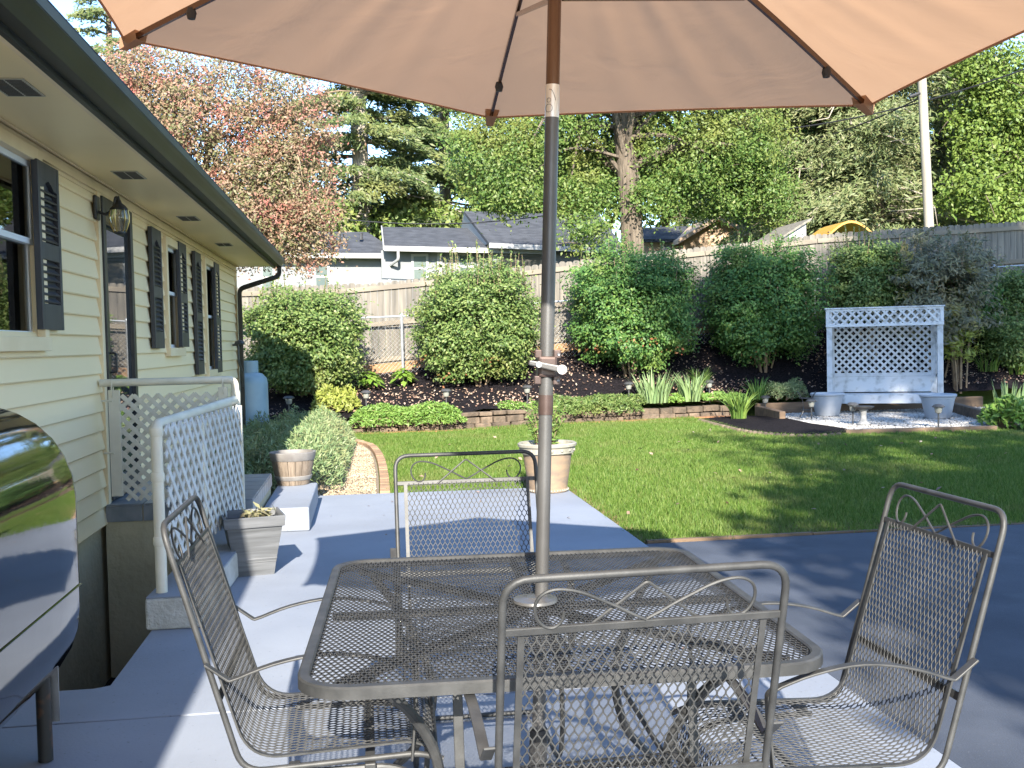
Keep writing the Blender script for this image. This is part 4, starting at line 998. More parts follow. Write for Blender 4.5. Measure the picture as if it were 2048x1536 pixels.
# crank
cc = pole_at(733); fw_ = nrm(np.array([0, -1, 0])-ud*(-ud[1])); rt = np.cross(fw_, ud)
rt = -rt if rt[0] < 0 else rt
cr = MB(); cr.obox(cc, rt*.027, fw_*.027, ud*.030); crank = cr.build('crank_housing', 'band_brown', um, bev=.008)
for dz in (.036, -.038):
    for s_ in (1, -1):
        a = MB(); a.obox(cc+ud*dz+rt*.027*s_+fw_*.012, rt*.010, fw_*.008, ud*.012); a.build('bracket', 'band_brown', um, bev=.003)
        if s_ > 0: a = MB(); a.lathe([(0, 0), (.004, .002), (.005, .0), (.005, -.004)], (0, 0, 0), 8); a.v = [tuple(cc+ud*dz+rt*.030+fw_*(.021+z)+rt*x+ud*y) for x, y, z in a.v]; a.build('screw', 'bare_metal', um, smooth=True)
h0 = cc+fw_*.042-rt*.058+ud*.012; h1 = cc+fw_*.060+rt*.034-ud*.006
a = MB(); a.sweep([h0, h0*.6+h1*.4, h1], [(-.010, -.009), (.010, -.009), (.010, .009), (-.010, .009)], rad=[.8, .95, 1.1]); ch_ = a.build('crank_handle', 'pole_grey', um, bev=.004)
a = MB(); q = h0*.72+h1*.28+fw_*.010; a.tube([q, q+fw_*.006], .0085, 14); a.build('crank_pin', 'bare_metal', ch_, smooth=True)
# round red white and blue badge
nb = nrm(CAM-h1); bx = nrm(np.cross((0, 0, 1), nb)); by = np.cross(nb, bx); bc = h1+nb*.012
def disc(r0, r1, a0, a1, off, n=16):
    m = MB(); V = []
    for i in range(n+1):
        t = R(a0+(a1-a0)*i/n)
        for r in (r0, r1): V.append(bc+nb*off+bx*r*math.cos(t)*.82+by*r*math.sin(t))
    m.add(V, [(2*i, 2*i+1, 2*i+3, 2*i+2) for i in range(n)]); return m
a = MB(); a.tube([bc-nb*.008, bc], .0135, 18); badge = a.build('badge', 'sticker_white', um, smooth=True)
disc(.0098, .0128, -75, 75, .0005).build('badge_mark', 'sticker_red', badge); disc(.0098, .0128, 105, 255, .0005).build('badge_mark', 'sticker_blue', badge)
a = MB(); a.bar(bc+nb*.0006-by*.0125-bx*.001, bc+nb*.0006+by*.0125+bx*.001, bx, .0016, .0006); a.build('badge_mark', 'lamp_dark', badge)
for sx_ in (-1, 1):
    a = MB(); a.bar(bc+nb*.0006+bx*(.004*sx_-.002)-by*.006, bc+nb*.0006+bx*.004*sx_+by*.006, bx, .0012, .0006); a.bar(bc+nb*.0006+bx*(.004*sx_+.002)-by*.006, bc+nb*.0006+bx*.004*sx_+by*.006, bx, .0012, .0006)
    a.build('badge_mark', 'sticker_blue' if sx_ < 0 else 'sticker_red', badge)
bs = thing('umbrella_base', 'round dark weighted umbrella base under the table', 'umbrella base', tuple(foot))
a = MB(); a.lathe([(0, .002), (.23, .002), (.235, .02), (.22, .05), (.12, .065), (.03, .075), (0, .075)], tuple(foot), 32); a.build('weight', 'weight_black', bs, smooth=True)
a = MB(); a.tube([foot+ud*.07, foot+ud*.34], .026, 14); a.build('socket', 'weight_black', bs, smooth=True)

# ================================================================ pots
# grey tapered square planter
gp = G(507, 1144); gpl = thing('square_planter', 'grey tapered square plastic planter beside the white lattice', 'planter', tuple(gp))
def sqring(h_, z, rot=R(12)):
    return [(gp[0]+math.cos(rot)*x-math.sin(rot)*y, gp[1]+math.sin(rot)*x+math.cos(rot)*y, z) for x, y in ((h_, h_), (-h_, h_), (-h_, -h_), (h_, -h_))]
lv = [(.118, .0), (.122, .02), (.131, .085), (.134, .086), (.134, .092), (.132, .093), (.135, .105), (.138, .106), (.138, .112), (.136, .113), (.172, .315), (.186, .318), (.192, .385), (.180, .385), (.166, .34), (.160, .33)]
V = []; 
for h_, z in lv: V += sqring(h_, z)
F = [(i*4+k, i*4+(k+1) % 4, (i+1)*4+(k+1) % 4, (i+1)*4+k) for i in range(len(lv)-1) for k in range(4)]+[(3, 2, 1, 0)]
a = MB(); a.add(V, F); a.build('body', 'planter_grey', gpl, bev=.004)
a = MB(); a.add(sqring(.165, .335), [(0, 1, 2, 3)]); a.build('soil', 'pot_soil', gpl)
n = 60; d = unit(rng.normal(size=(n, 3))*[1, 1, .3]+[.25, -.1, .5]); Pq = np.array([gp[0]+.03, gp[1], .36])+d*rng.uniform(.02, .13, (n, 1))*[1, 1, .8]
leaves('wilted_plant', Pq, rng.normal(size=(n, 3))*.6+[0, 0, .8], .075, .028, 'wilted_leaf', gpl, T=d)
# half barrel on the step
bp = G(587, 968, .19); br = thing('barrel_planter', 'wooden half barrel planter on the concrete step', 'planter', (bp[0], bp[1], .19))
ns = 18; bh = .30
def brad(z): return .145+.062*(z/bh)**.8
for k in range(ns):
    a0, a1 = 2*math.pi*k/ns+.012, 2*math.pi*(k+1)/ns-.012; a = MB(); V = []
    zs = [0, .06, .13, .2, .255]
    for z in zs:
        for r, t in ((brad(z), a0), (brad(z), (a0+a1)/2), (brad(z), a1), (brad(z)-.018, a1), (brad(z)-.018, a0)): V.append((bp[0]+r*math.cos(t), bp[1]+r*math.sin(t), .192+z))
    F = [(i*5+q, i*5+(q+1) % 5, (i+1)*5+(q+1) % 5, (i+1)*5+q) for i in range(len(zs)-1) for q in range(5)]+[(4, 3, 2, 1, 0), tuple(len(V)-5+q for q in range(5))]
    a.add(V, F); a.build('stave', 'barrel_wood', br)
for z0, z1 in ((.045, .085), (.225, .30)):
    a = MB(); a.lathe([(brad(z0)+.003, z0), (brad(z0)+.007, z0+.004), (brad(z1)+.007, z1-.004), (brad(z1)+.003, z1), (brad(z1)-.02, z1), (brad(z1)-.024, z1-.03), (brad(z0)-.014, z0)][:4 if z0 < .1 else 7], (bp[0], bp[1], .192), 36); a.build('band', 'barrel_band', br, smooth=True)
a = MB(); a.lathe([(0, .215), (.185, .215)], (bp[0], bp[1], .192), 24); a.build('soil', 'pot_soil', br)
# round urn pot at the patio corner
rp = G(1096, 982); ro = thing('round_pot', 'large brown pot with cream rim at the patio corner', 'planter', tuple(rp))
a = MB(); a.lathe([(0, .001), (.185, .001), (.195, .006), (.198, .03), (.188, .036), (.19, .05), (.215, .20), (.238, .37)], tuple(rp), 40); a.build('body', 'pot_brown', ro, smooth=True)
a = MB(); a.lathe([(.237, .365), (.262, .38), (.268, .43), (.285, .445), (.288, .468), (.275, .478), (.25, .472), (.235, .44), (.225, .40)], tuple(rp), 40); a.build('rim', 'pot_cream', ro, smooth=True)
for k in range(40):
    t = 2*math.pi*k/40; a = MB(); a.lathe([(0, -.011), (.009, -.006), (.011, 0), (.009, .006), (0, .011)], (rp[0]+.197*math.cos(t), rp[1]+.197*math.sin(t), .022), 6); a.build('bead', 'pot_cream', ro, smooth=True)
for k in range(16):
    t = 2*math.pi*k/16; a = MB(); a.lathe([(0, -.02), (.018, -.008), (.02, .005), (0, .02)], (rp[0]+.260*math.cos(t), rp[1]+.260*math.sin(t), .41), 6); a.build('rim_ornament', 'pot_cream', ro, smooth=True)
a = MB(); a.lathe([(0, .43), (.236, .43)], tuple(rp), 28); a.build('soil', 'pot_soil', ro)
pl = thing('potted_shrub', 'feathery green shrub growing in the brown pot with the cream rim', 'plant', (rp[0], rp[1], .43))
stm = MB(); LP, LT = [], []
for k in range(34):
    t = random.uniform(0, 6.28); r0 = random.uniform(0, .10); L = random.uniform(.25, .52); le = random.uniform(.08, .42)
    p0 = np.array([rp[0]-.03+r0*math.cos(t), rp[1]+r0*math.sin(t), .425]); d = nrm((le*math.cos(t), le*math.sin(t), 1))
    p1 = p0+d*L*.5; p2 = p1+nrm(d+np.array([math.cos(t), math.sin(t), 0])*.25)*L*.5; stm.tube([p0, p1, p2], [.004, .003, .0015], 4)
    for q in np.linspace(.15, 1, 26):
        c = p0*(1-q)**2+2*q*(1-q)*p1+q*q*p2; dd = nrm(np.array([random.gauss(0, 1), random.gauss(0, 1), random.gauss(.5, .6)])); LP.append(c+dd*.03); LT.append(dd)
stm.build('stems', 'twig', pl); LP = np.array(LP); leaves('foliage', LP, rng.normal(size=LP.shape)+[0, -.5, .6], .065, .013, 'lily_leaf', pl, T=np.array(LT))
# two pale plastic pots by the garden seat
def pale_pot(px, py, label, r=.30, h=.42):
    p = G(px, py, zn); o = thing('pale_pot', label, 'planter', (p[0], p[1], zn+.01))
    a = MB(); a.lathe([(0, .012), (r*.66, .012), (r*.70, .03), (r*.90, h*.80), (r*.92, h*.81), (r*.93, h*.85), (r*.93, h*.87), (r*1.0, h*.90), (r*1.02, h*.96), (r*.98, h), (r*.92, h*.985), (r*.86, h*.8)], (p[0], p[1], zn+.01), 36); a.build('body', 'pot_white', o, smooth=True)
    a = MB(); a.lathe([(0, h*.82), (r*.865, h*.82)], (p[0], p[1], zn+.01), 24); a.build('soil', 'pot_soil', o); return p
pp1 = pale_pot(1655, 833, 'pale grey plastic pot beside the wire plant stand'); pp2 = pale_pot(1876, 838, 'pale grey plastic pot with a solar light standing in front of it')
# ================================================================ garden seat with lattice
SY = 18.15
def sp(px, py, y=SY): return PY(px, py, y)
zg = zn+.012
L0, R0 = sp(1651, 700)[0], sp(1884, 700)[0]; _c = (L0+R0)/2; _h = (R0-L0)/2*.89; L0, R0 = _c-_h, _c+_h; ztop = sp(1770, 616)[2]; zband = sp(1770, 650)[2]
ab = thing('garden_arbor_seat', 'weathered white lattice arbor bench in the gravel nook', 'garden seat', ((L0+R0)/2, SY, zg))
pw = .10
for x0 in (L0, R0-pw):
    a = MB(); a.box(x0, x0+pw, SY, SY+.09, zg, ztop-.02); a.build('front_post', 'old_white_wood', ab, bev=.004)
    a = MB(); a.box(x0+.015, x0+pw-.015, SY+.62, SY+.70, zg, ztop-.06); a.build('back_post', 'old_white_wood', ab, bev=.004)
for z0, z1, nm in ((ztop-.045, ztop, 'top_rail'), (zband-.02, zband+.03, 'band_rail')):
    a = MB(); a.box(L0-.012, R0+.012, SY-.03, SY-.003, z0, z1); a.build(nm, 'old_white_wood', ab, bev=.004)
for x0 in (L0-.010, R0-.05):
    a = MB(); a.box(x0, x0+.06, SY-.029, SY-.004, zband+.031, ztop-.046); a.build('band_end', 'old_white_wood', ab)
a = MB(); a.box(L0-.03, R0+.03, SY-.05, SY+.72, ztop+.001, ztop+.025); a.build('roof_board', 'old_white_wood', ab, bev=.004)
lattice(ab, (L0+.05, SY-.014, zband+.01), (1, 0, 0), (0, 0, 1), R0-L0-.1, ztop-zband-.03, .145, .038, .007, 'old_white_wood')
yb_ = SY+.60; bl, br_ = L0+.10, R0-.10; zl_, zh_ = PY(1770, 748, yb_)[2], ztop-.06
lattice(ab, (bl, yb_, zl_), (1, 0, 0), (0, 0, 1), br_-bl, zh_-zl_, .135, .040, .007, 'old_white_wood')
for (x0, x1, z0, z1) in ((bl-.03, bl+.05, zg+.35, zh_), (br_-.05, br_+.03, zg+.35, zh_)):
    a = MB(); a.box(x0, x1, yb_-.02, yb_-.002, z0, z1); a.build('back_stile', 'old_white_wood', ab, bev=.003)
a = MB(); a.box(bl+.05, br_-.05, yb_-.018, yb_-.003, zl_-.04, zl_+.03); a.build('back_rail', 'old_white_wood', ab, bev=.003)
a = MB(); a.box(bl+.05, br_-.05, yb_-.014, yb_-.004, PY(1770, 783, yb_)[2], zl_-.042); a.build('back_panel', 'old_white_wood', ab)
zs_ = sp(1780, 788, SY+.05)[2]
for k in range(3):
    a = MB(); a.box(L0+.1, R0-.1, SY+.06+k*.17, SY+.215+k*.17, zs_-.03, zs_); a.build('seat_plank', 'old_white_wood', ab, bev=.003)
a = MB(); a.box(L0+.1, R0-.1, SY+.03, SY+.055, zs_-.17, zs_-.005); a.build('apron', 'old_white_wood', ab, bev=.003)
for sx_, x0 in ((0, L0+.04), (1, R0-.055)):
    for zz_ in (zs_+.30, zband-.05):
        a = MB(); a.box(x0, x0+.02, SY+.09, SY+.62, zz_, zz_+.05); a.build('side_rail', 'old_white_wood', ab)
    lattice(ab, (x0+.01, SY+.1, zs_+.33), (0, 1, 0), (0, 0, 1), .5, zband-.05-zs_-.33, .135, .03, .006, 'old_white_wood')
ab.rotation_euler = (0, 0, R(-24))
# birdbath
b = G(1727, 851, zn); bb = thing('birdbath', 'small stone birdbath on the white gravel', 'birdbath', (b[0], b[1], zn))
k_ = b[1]/2100
a = MB(); a.lathe([(0, .012), (.11, .012), (.115, .03), (.06, .07), (.045, .14), (.05, .22), (.075, .26)], (b[0], b[1], zn), 18); a.build('pedestal', 'bath_stone', bb, smooth=True)
a = MB(); a.lathe([(.03, .25), (.12, .27), (.165, .30), (.17, .315), (.155, .315), (.10, .295), (0, .285)], (b[0], b[1], zn), 24); a.build('bowl', 'lamp_dark', bb, smooth=True)
# wire plant stand
s_ = G(1614, 838, zn); ws = thing('wire_plant_stand', 'black curled wire plant stand beside the pale pot', 'plant stand', (s_[0], s_[1], zn))
for k in range(4):
    t = k*math.pi/2+.4; c, s2 = math.cos(t), math.sin(t)
    a = MB(); a.tube(smooth_path([(s_[0]+r*c, s_[1]+r*s2, zn+.012+z) for r, z in ((.24, .02), (.20, .0), (.16, .03), (.09, .14), (.10, .30), (.17, .42), (.22, .47))], 4), .006, 5); a.build('leg', 'lamp_dark', ws, smooth=True)
for z, r in ((.15, .09), (.36, .13)):
    a = MB(); a.tube([(s_[0]+r*math.cos(t), s_[1]+r*math.sin(t), zn+.012+z) for t in np.linspace(0, 6.28, 17)[:-1]], .005, 5, closed=True); a.build('ring', 'lamp_dark', ws, smooth=True)
# solar path lights
SOLAR = [(733, 826, 'beside the pale green bush at the end of the juniper'), (893, 822, 'behind the trailing creeper on the block wall'), (1055, 814, 'behind the block wall, above the brown pot'),
         (1258, 806, 'beside the tall iris clump and the dark green creeper'), (1419, 803, 'between the iris clump and the daylilies'), (1531, 832, 'beside the round silvery herb clump'),
         (1623, 842, 'against the wire plant stand'), (1706, 852, 'in front of the birdbath'), (1877, 858, 'in front of a pale plastic pot'), (2022, 846, 'behind the leafy clump by the timber edging'), (579, 842, 'in the shade behind the juniper hedge')]
_first = None
def solar(p):
    o = thing('solar_light', 'x', 'garden light', tuple(p), 'solar path lights')
    x, y, z = p
    a = MB(); a.tube([(x, y, z-.05), (x, y, z+.24)], .013, 7); a.build('stake', 'lamp_dark', o, smooth=True)
    a = MB(); a.lathe([(.03, .24), (.045, .25), (.062, .33), (.060, .335)], p, 12); a.build('lens', 'lamp_lens', o, smooth=True)
    a = MB(); a.lathe([(.062, .333), (.094, .338), (.096, .35), (.07, .375), (.04, .385), (0, .387)], p, 12); a.build('cap', 'lamp_dark', o, smooth=True)
    return o
for px, py, txt in SOLAR:
    p = T(px, py)
    if p[2] < 0: p[2] = LZ
    if _first is None: _first = solar(p); o = _first
    else: o = dup(_first, tuple(p))
    o['label'] = 'small solar path light '+txt

# ================================================================ plants
def strap_plant(name, label, base, n, L, wd, spread, m, rad, droop=.35, cat='plant'):
    """arching or upright strap leaves"""
    V = []; F = []; b = np.asarray(base)
    for k in range(n):
        t = random.uniform(0, 6.28); r = rad*math.sqrt(random.random()); l = L*random.uniform(.65, 1.1); sd = spread*random.uniform(.3, 1.2); t2 = t+random.gauss(0, .5)
        p = b+[r*math.cos(t), r*math.sin(t), 0]; out = np.array([math.cos(t2), math.sin(t2), 0]); side = np.array([-out[1], out[0], 0]); side = nrm(side+np.array([random.gauss(0, .6), random.gauss(0, .6), 0]))
        i0 = len(V); ns = 5
        for i in range(ns+1):
            q = i/ns; c = p+np.array([0, 0, 1])*l*(q-droop*sd*q**2.5)+out*l*sd*(q**1.6)*.8; w_ = wd*(1-q**2.2)*.5+.001
            V += [c-side*w_, c+side*w_]
        F += [(i0+2*i, i0+2*i+1, i0+2*i+3, i0+2*i+2) for i in range(ns)]
    o = fastmesh(name, np.array(V), np.array(F), m, loc=tuple(b)); tag(o, label, cat); return o
strap_plant('iris_clump', 'upright grey green iris clump beside the solar light', T(1308, 812), 75, .66, .045, .55, 'iris_leaf', .26)
strap_plant('iris_clump', 'upright iris clump with seed stalks next to the daylilies', T(1382, 808), 60, .64, .04, .6, 'iris_leaf', .20)
strap_plant('daylily_clump', 'yellow green daylily clump on the dark mulch strip', G(1478, 838), 80, .62, .035, .8, 'lily_leaf', .12)
strap_plant('daylily_clump', 'dark green arching daylily behind the dark mulch strip', T(1515, 800), 60, .5, .025, .9, 'bush_dark', .12)
strap_plant('iris_clump', 'blue green iris clump by the dark timber beside the arbor bench', T(2020, 822), 45, .62, .05, .35, 'iris_leaf', .25)
strap_plant('lily_clump', 'low grassy clump on the slope behind the arbor bench', T(1975, 745), 50, .4, .025, .8, 'lily_leaf', .18)
strap_plant('lily_clump', 'low grassy clump on the slope under the rounded green shrub', T(2035, 750), 50, .4, .025, .8, 'lily_leaf', .18)
strap_plant('daylily_clump', 'small arching daylily behind the iris clumps', T(1400, 770), 40, .42, .025, .8, 'lily_leaf', .15)
def hosta(px, py, label, r=.24):
    p = T(px, py); n = 70; t = rng.uniform(0, 6.28, n); q = rng.uniform(.15, 1, n)**.6
    P = np.stack([p[0]+r*q*np.cos(t), p[1]+r*q*np.sin(t), p[2]+.10+.22*(1-q*q)+rng.normal(size=n)*.02], 1); Tt = np.stack([np.cos(t), np.sin(t), -.2-.5*q], 1); Nn = np.stack([np.cos(t)*.6*q, np.sin(t)*.6*q, np.ones(n)], 1)
    o = thing('hosta', label, 'plant', tuple(p)); leaves('foliage', P, Nn, .19, .10, 'hosta_leaf', o, T=Tt); st = MB()
    for k in range(14): st.tube([p+[0, 0, -.02], P[k*4]], .005, 4)
    st.build('stems', 'lily_leaf', o)
hosta(738, 780, 'bright green broad leaved plant in front of the gap in the shrubs', .27); hosta(806, 774, 'bright green broad leaved plant at the foot of the chain link post', .24)

def mound(name, label, pts, rad, hgt, n, L, Wd, m, base=None, cat='shrub', spiky=.7, parts=True, z0=None):
    """low spreading plant: leaves along a chain of mounds. pts world (x,y,z)"""
    c = pts[np.random.default_rng(len(pts)+n).integers(0, len(pts), n)]
    t = rng.uniform(0, 6.28, n); q = np.sqrt(rng.uniform(0, 1, n)); rr = np.asarray(rad)
    dx, dy = rr*q*np.cos(t), rr*q*np.sin(t); lump = 1+.22*np.sin(c[:, 0]*7+dx*9)*np.sin(c[:, 1]*5+dy*8)
    zz = hgt*np.sqrt(np.clip(1-q*q, 0, 1))*lump*rng.uniform(.55, 1.03, n)
    P = np.stack([c[:, 0]+dx, c[:, 1]+dy, c[:, 2]+zz], 1)
    Tt = np.stack([np.cos(t)*q*1.2, np.sin(t)*q*1.2, np.full(n, spiky)], 1)+rng.normal(size=(n, 3))*.55
    o = thing(name, label, cat, tuple(pts[len(pts)//2])); leaves('foliage', P, rng.normal(size=(n, 3))+Tt*.0+[0, -.6, .7], L, Wd, m, o, T=Tt)
    s = MB()
    for k in range(12):
        a = pts[(k*7) % len(pts)]; b = P[(k*97) % n]; s.tube([a+np.array([0, 0, -.03]), (a+b)/2+[0, 0, .03], b], [.012, .008, .004], 5)
    s.build('stems', 'twig', o, kind='stuff')
    return o
def line(a, b, n, z=None): return np.array([np.asarray(a)*(1-t)+np.asarray(b)*t for t in np.linspace(0, 1, n)])
jp = np.concatenate([line((-.72, 10.75, 0), (-.62, 15.6, 0), 22), line((-1.15, 10.6, -.05), (-1.0, 16.0, -.02), 20)])
mound('juniper_hedge', 'low spreading blue green juniper hedge behind the barrel planter', jp, .46, .52, 42000, .075, .014, 'juniper_leaf', spiky=.9)
jp2 = line((-1.45, 10.0, -.05), (-1.45, 15.4, -.05), 16)
mound('juniper', 'dark shaded juniper growing against the house wall', jp2, .34, .50, 14000, .08, .014, 'juniper_leaf')
mound('lime_bush', 'small lime green bush at the end of the juniper hedge', np.array([T(672, 826), T(690, 822), T(655, 826)]), .26, .42, 1500, .12, .035, 'lime_leaf')
def trail(pxs, zoff=0): return np.array([[p[0], p[1], max(p[2], .24)+zoff] for p in [T(x, y) for x, y in pxs]])
mound('creeper', 'light green creeper trailing over the block wall', np.array([[x, float(Yw(x))+(.02 if i % 3 else -.10), .24 if i % 3 else .10] for i, x in enumerate(np.linspace(-.1, 1.45, 19))]), .24, .20, 7000, .075, .022, 'creeper_leaf', spiky=.4)
mound('creeper', 'dark green creeper trailing over the block wall behind the brown pot', np.array([[x, float(Yw(x))+(.04 if i % 4 else -.08), .24 if i % 4 else .12] for i, x in enumerate(np.linspace(3.1, 4.85, 18))]), .26, .22, 8500, .07, .02, 'bush_leaf', spiky=.4)
mound('creeper', 'thin light creeper on the wall beside the umbrella pole', np.array([[x, float(Yw(x))+.2, .27] for x in np.linspace(2.4, 3.1, 6)]), .2, .13, 1200, .06, .02, 'creeper_leaf', spiky=.4)
p_ = T(1572, 822); mound('herb_clump', 'round silvery green herb clump beside the gravel nook', np.array([p_, p_+[.15, .05, 0], p_+[-.15, .05, 0]]), .30, .36, 3500, .06, .012, 'juniper_leaf', spiky=.9, cat='plant')
p_ = T(1440, 815); mound('groundcover', 'low leafy groundcover on the wall between iris and daylily', np.array([p_, p_+[.3, 0, 0], p_+[-.35, 0, 0], p_+[-.8, 0, 0], p_+[-1.2, .0, 0]]), .22, .14, 2200, .08, .04, 'creeper_leaf', cat='plant')
p_ = G(2030, 852); mound('leafy_clump', 'pale green leafy clump at the end of the timber edging', np.array([p_, p_+[.3, .1, 0], p_+[-.05, .25, 0]]), .34, .42, 1700, .13, .05, 'creeper_leaf', cat='plant')

# ================================================================ big shrubs of the bed
def shrub(label, box, Y, n, L, Wd, m, twigs=26, autumn=0, flat=1.0, cat='shrub', tw=.30, name='rounded_shrub', shell=.5):
    x0, y0, x1, y1 = box; c0 = PY(x0, (y0+y1)/2, Y); c1 = PY(x1, (y0+y1)/2, Y); zt = PY((x0+x1)/2, y0, Y)[2]; cx = (c0[0]+c1[0])/2; zb = max(PY((x0+x1)/2, y1, Y)[2], float(terr(cx, Y))+.02); rx = (c1[0]-c0[0])/2; rz = (zt-zb)/2; cz = (zt+zb)/2
    g0 = float(terr(cx, Y))
    o = thing(name, label, cat, (cx, Y, g0))
    ncl = n//26; d = unit(rng.normal(size=(ncl, 3))); rad = rng.uniform(shell**2, 1, (ncl, 1))**.5
    d2 = np.sign(d)*np.abs(d)**.8; d2 /= (np.abs(d2)**2.8).sum(1, keepdims=True)**(1/2.8)       # boxier than a ball
    R3 = np.array([rx, min(rx*.85, 1.15), rz])*.95
    lump = 1+.10*np.sin(d[:, :1]*7+d[:, 2:]*5+cx)+.07*np.sin(d[:, 1:2]*11+d[:, 2:]*9+cx*3)
    cl = np.array([cx, Y, cz])+d2*rad*R3*lump
    cl[:, 0] = cx+(cl[:, 0]-cx)*np.where(cl[:, 2] < cz, .93+.07*(cl[:, 2]-zb)/(cz-zb), 1)
    P = (cl[:, None, :]+rng.normal(size=(ncl, 26, 3))*np.array([.10, .10, .05*flat])).reshape(-1, 3); O = np.repeat(d, 26, 0)
    k = (P[:, 2] > g0+.05) & (P[:, 1] < FENCE_Y-.16); P, O = P[k], O[k]
    N = O*.6+np.array([0, -.4, .7])+rng.normal(size=P.shape)*.55
    # upright shoots on the crown
    TP = []; TT = []; tb_ = MB()
    for q in range(twigs):
        t = random.uniform(0, 6.28); r = math.sqrt(random.random())*.9; b = np.array([cx+rx*r*math.cos(t), Y+R3[1]*r*math.sin(t), cz+rz*math.sqrt(max(.05, 1-r**2.6))*.92]); l = tw*random.uniform(.5, 1.3)
        e = b+np.array([random.gauss(0, .12), random.gauss(0, .1), 1])*l; tb_.tube([b-[0, 0, .1], e], [.006, .003], 4)
        for s in np.linspace(.1, 1, 9): TP.append(b*(1-s)+e*s); TT.append([random.gauss(0, 1), random.gauss(0, 1), .9])
    TP = np.array(TP)
    leaves('foliage', np.concatenate([P, TP]), np.concatenate([N, rng.normal(size=TP.shape)+[0, -.4, .6]]), L, Wd, m, o, T=np.concatenate([rng.normal(size=P.shape)+O*.8, np.array(TT)]))
    for q in range(9):
        t = random.uniform(0, 6.28); b = np.array([cx+.12*math.cos(t), Y+.12*math.sin(t), g0-.05]); e = np.array([cx+rx*.6*math.cos(t), Y+R3[1]*.6*math.sin(t), cz+rz*random.uniform(-.3, .5)])
        tb_.tube(smooth_path([b, b*.55+e*.45+[0, 0, .15], e], 4), .018, 5)
    tb_.tube([np.array([cx, Y, g0-.1]), np.array([cx+.03, Y, cz]), np.array([cx, Y, cz+rz*.93])], [.03, .02, .008], 6)
    tb_.build('stems', 'twig', o, smooth=True, kind='stuff')
    if autumn:
        na = autumn; a_ = rng.uniform(3.4, 5.9, na); A = np.stack([cx+rx*.95*np.cos(a_), Y-R3[1]*.9*np.abs(np.sin(a_)), zb+rz*rng.uniform(.05, .5, na)], 1)
        A = np.repeat(A[:na//12], 12, 0)+rng.normal(size=(na//12*12, 3))*[.12, .06, .06]; leaves('autumn_leaves', A, rng.normal(size=A.shape)+[0, -.6, .6], L, Wd, 'autumn_leaf', o)
    return o
shrub('rounded green shrub next to the propane tank', (482, 575, 728, 792), 19.3, 42000, .064, .036, 'bush_leaf')
shrub('rounded green shrub with long pale shoots behind the umbrella crank', (832, 525, 1080, 765), 19.6, 44000, .064, .036, 'bush_leaf', twigs=60, autumn=36, tw=.42)
shrub('dark rounded shrub with a few red leaves in front of the big oak', (1134, 490, 1390, 738), 19.75, 44000, .064, .036, 'bush_dark', twigs=50, autumn=60)
shrub('dark rounded shrub beside the arbor bench', (1412, 482, 1642, 722), 19.85, 40000, .064, .036, 'bush_dark', twigs=40, autumn=24)
shrub('green shrub standing right behind the arbor bench', (1664, 472, 1810, 650), 20.0, 24000, .064, .036, 'bush_leaf', twigs=26)
shrub('dull grey green rhododendron with bare twigs behind the arbor bench', (1765, 470, 1985, 700), 19.5, 13000, .13, .035, 'dull_leaf', twigs=60, shell=.3, name='rhododendron', tw=.2)
shrub('small yellow leaved sapling growing beside the arbor bench post', (1885, 620, 1955, 730), 19.2, 900, .11, .04, 'lime_leaf', twigs=6, shell=.1, name='sapling')
shrub('rounded green shrub at the end of the bed against the grey fence', (1965, 540, 2120, 640), 20.1, 14000, .066, .036, 'bush_leaf', twigs=10)
shrub('low rounded green shrub on the slope below the end of the bed', (1975, 632, 2110, 738), 19.5, 14000, .066, .032, 'bush_leaf', twigs=10)
shrub('dark evergreen shrub filling the slope behind the dull rhododendron', (1830, 560, 2000, 690), 20.2, 8000, .1, .045, 'bush_dark', twigs=8)
# ================================================================ neighbouring buildings
def quadbox(mb, p, q, r, s): return mb.add([p, q, r, s], [(0, 1, 2, 3)])
NY_ = 44.0
nb_ = thing('neighbour_house', 'pale grey house with dark shingle roof behind the fence', 'house', (1, NY_, 2))
def np_(px, py, y=NY_): return PY(px, py, y)
gz = 1.6
def wallbox(px0, px1, pyt, y0, y1, m, name='wall', parent=None):
    a = MB(); x0, x1 = np_(px0, pyt, y0)[0], np_(px1, pyt, y0)[0]; a.box(x0, x1, y0, y1, gz, np_((px0+px1)/2, pyt, y0)[2]); return a.build(name, m, parent or nb_)
def roofslab(px_e0, px_e1, py_e0, py_e1, px_r0, px_r1, py_r0, py_r1, ye, yr, name='roof', m='shingle', back=True, parent=None):
    e0, e1 = np_(px_e0, py_e0, ye), np_(px_e1, py_e1, ye); r0, r1 = np_(px_r0, py_r0, yr), np_(px_r1, py_r1, yr)
    r0[0] = e0[0]+.02 if abs(r0[0]-e0[0]) < 1.2 else r0[0]
    a = MB(); t = np.array([0, 0, .14]); b0, b1 = np.array([r0[0], 2*yr-ye, e0[2]]), np.array([r1[0], 2*yr-ye, e1[2]])
    a.add([e0, e1, r1, r0, e0-t, e1-t, r1-t, r0-t], [(0, 1, 2, 3), (7, 6, 5, 4), (0, 4, 5, 1), (1, 5, 6, 2), (3, 2, 6, 7), (0, 3, 7, 4)])
    if back: a.add([r0, r1, b1, b0], [(0, 1, 2, 3)])
    return a.build(name, m, parent or nb_), e0, e1, r0, r1
def gutterline(e0, e1, parent=None):
    a = MB(); a.bar(e0+[0, -.03, -.10], e1+[0, -.03, -.10], (0, 0, 1), .20, .10); return a.build('gutter', 'neighbour_trim', parent or nb_)
# left wing
wallbox(440, 800, 509, NY_, NY_+7, 'neighbour_wall')
_, e0, e1, r0, r1 = roofslab(400, 800, 505, 507, 400, 735, 462, 464, NY_-.5, NY_+3.5); gutterline(e0, e1)
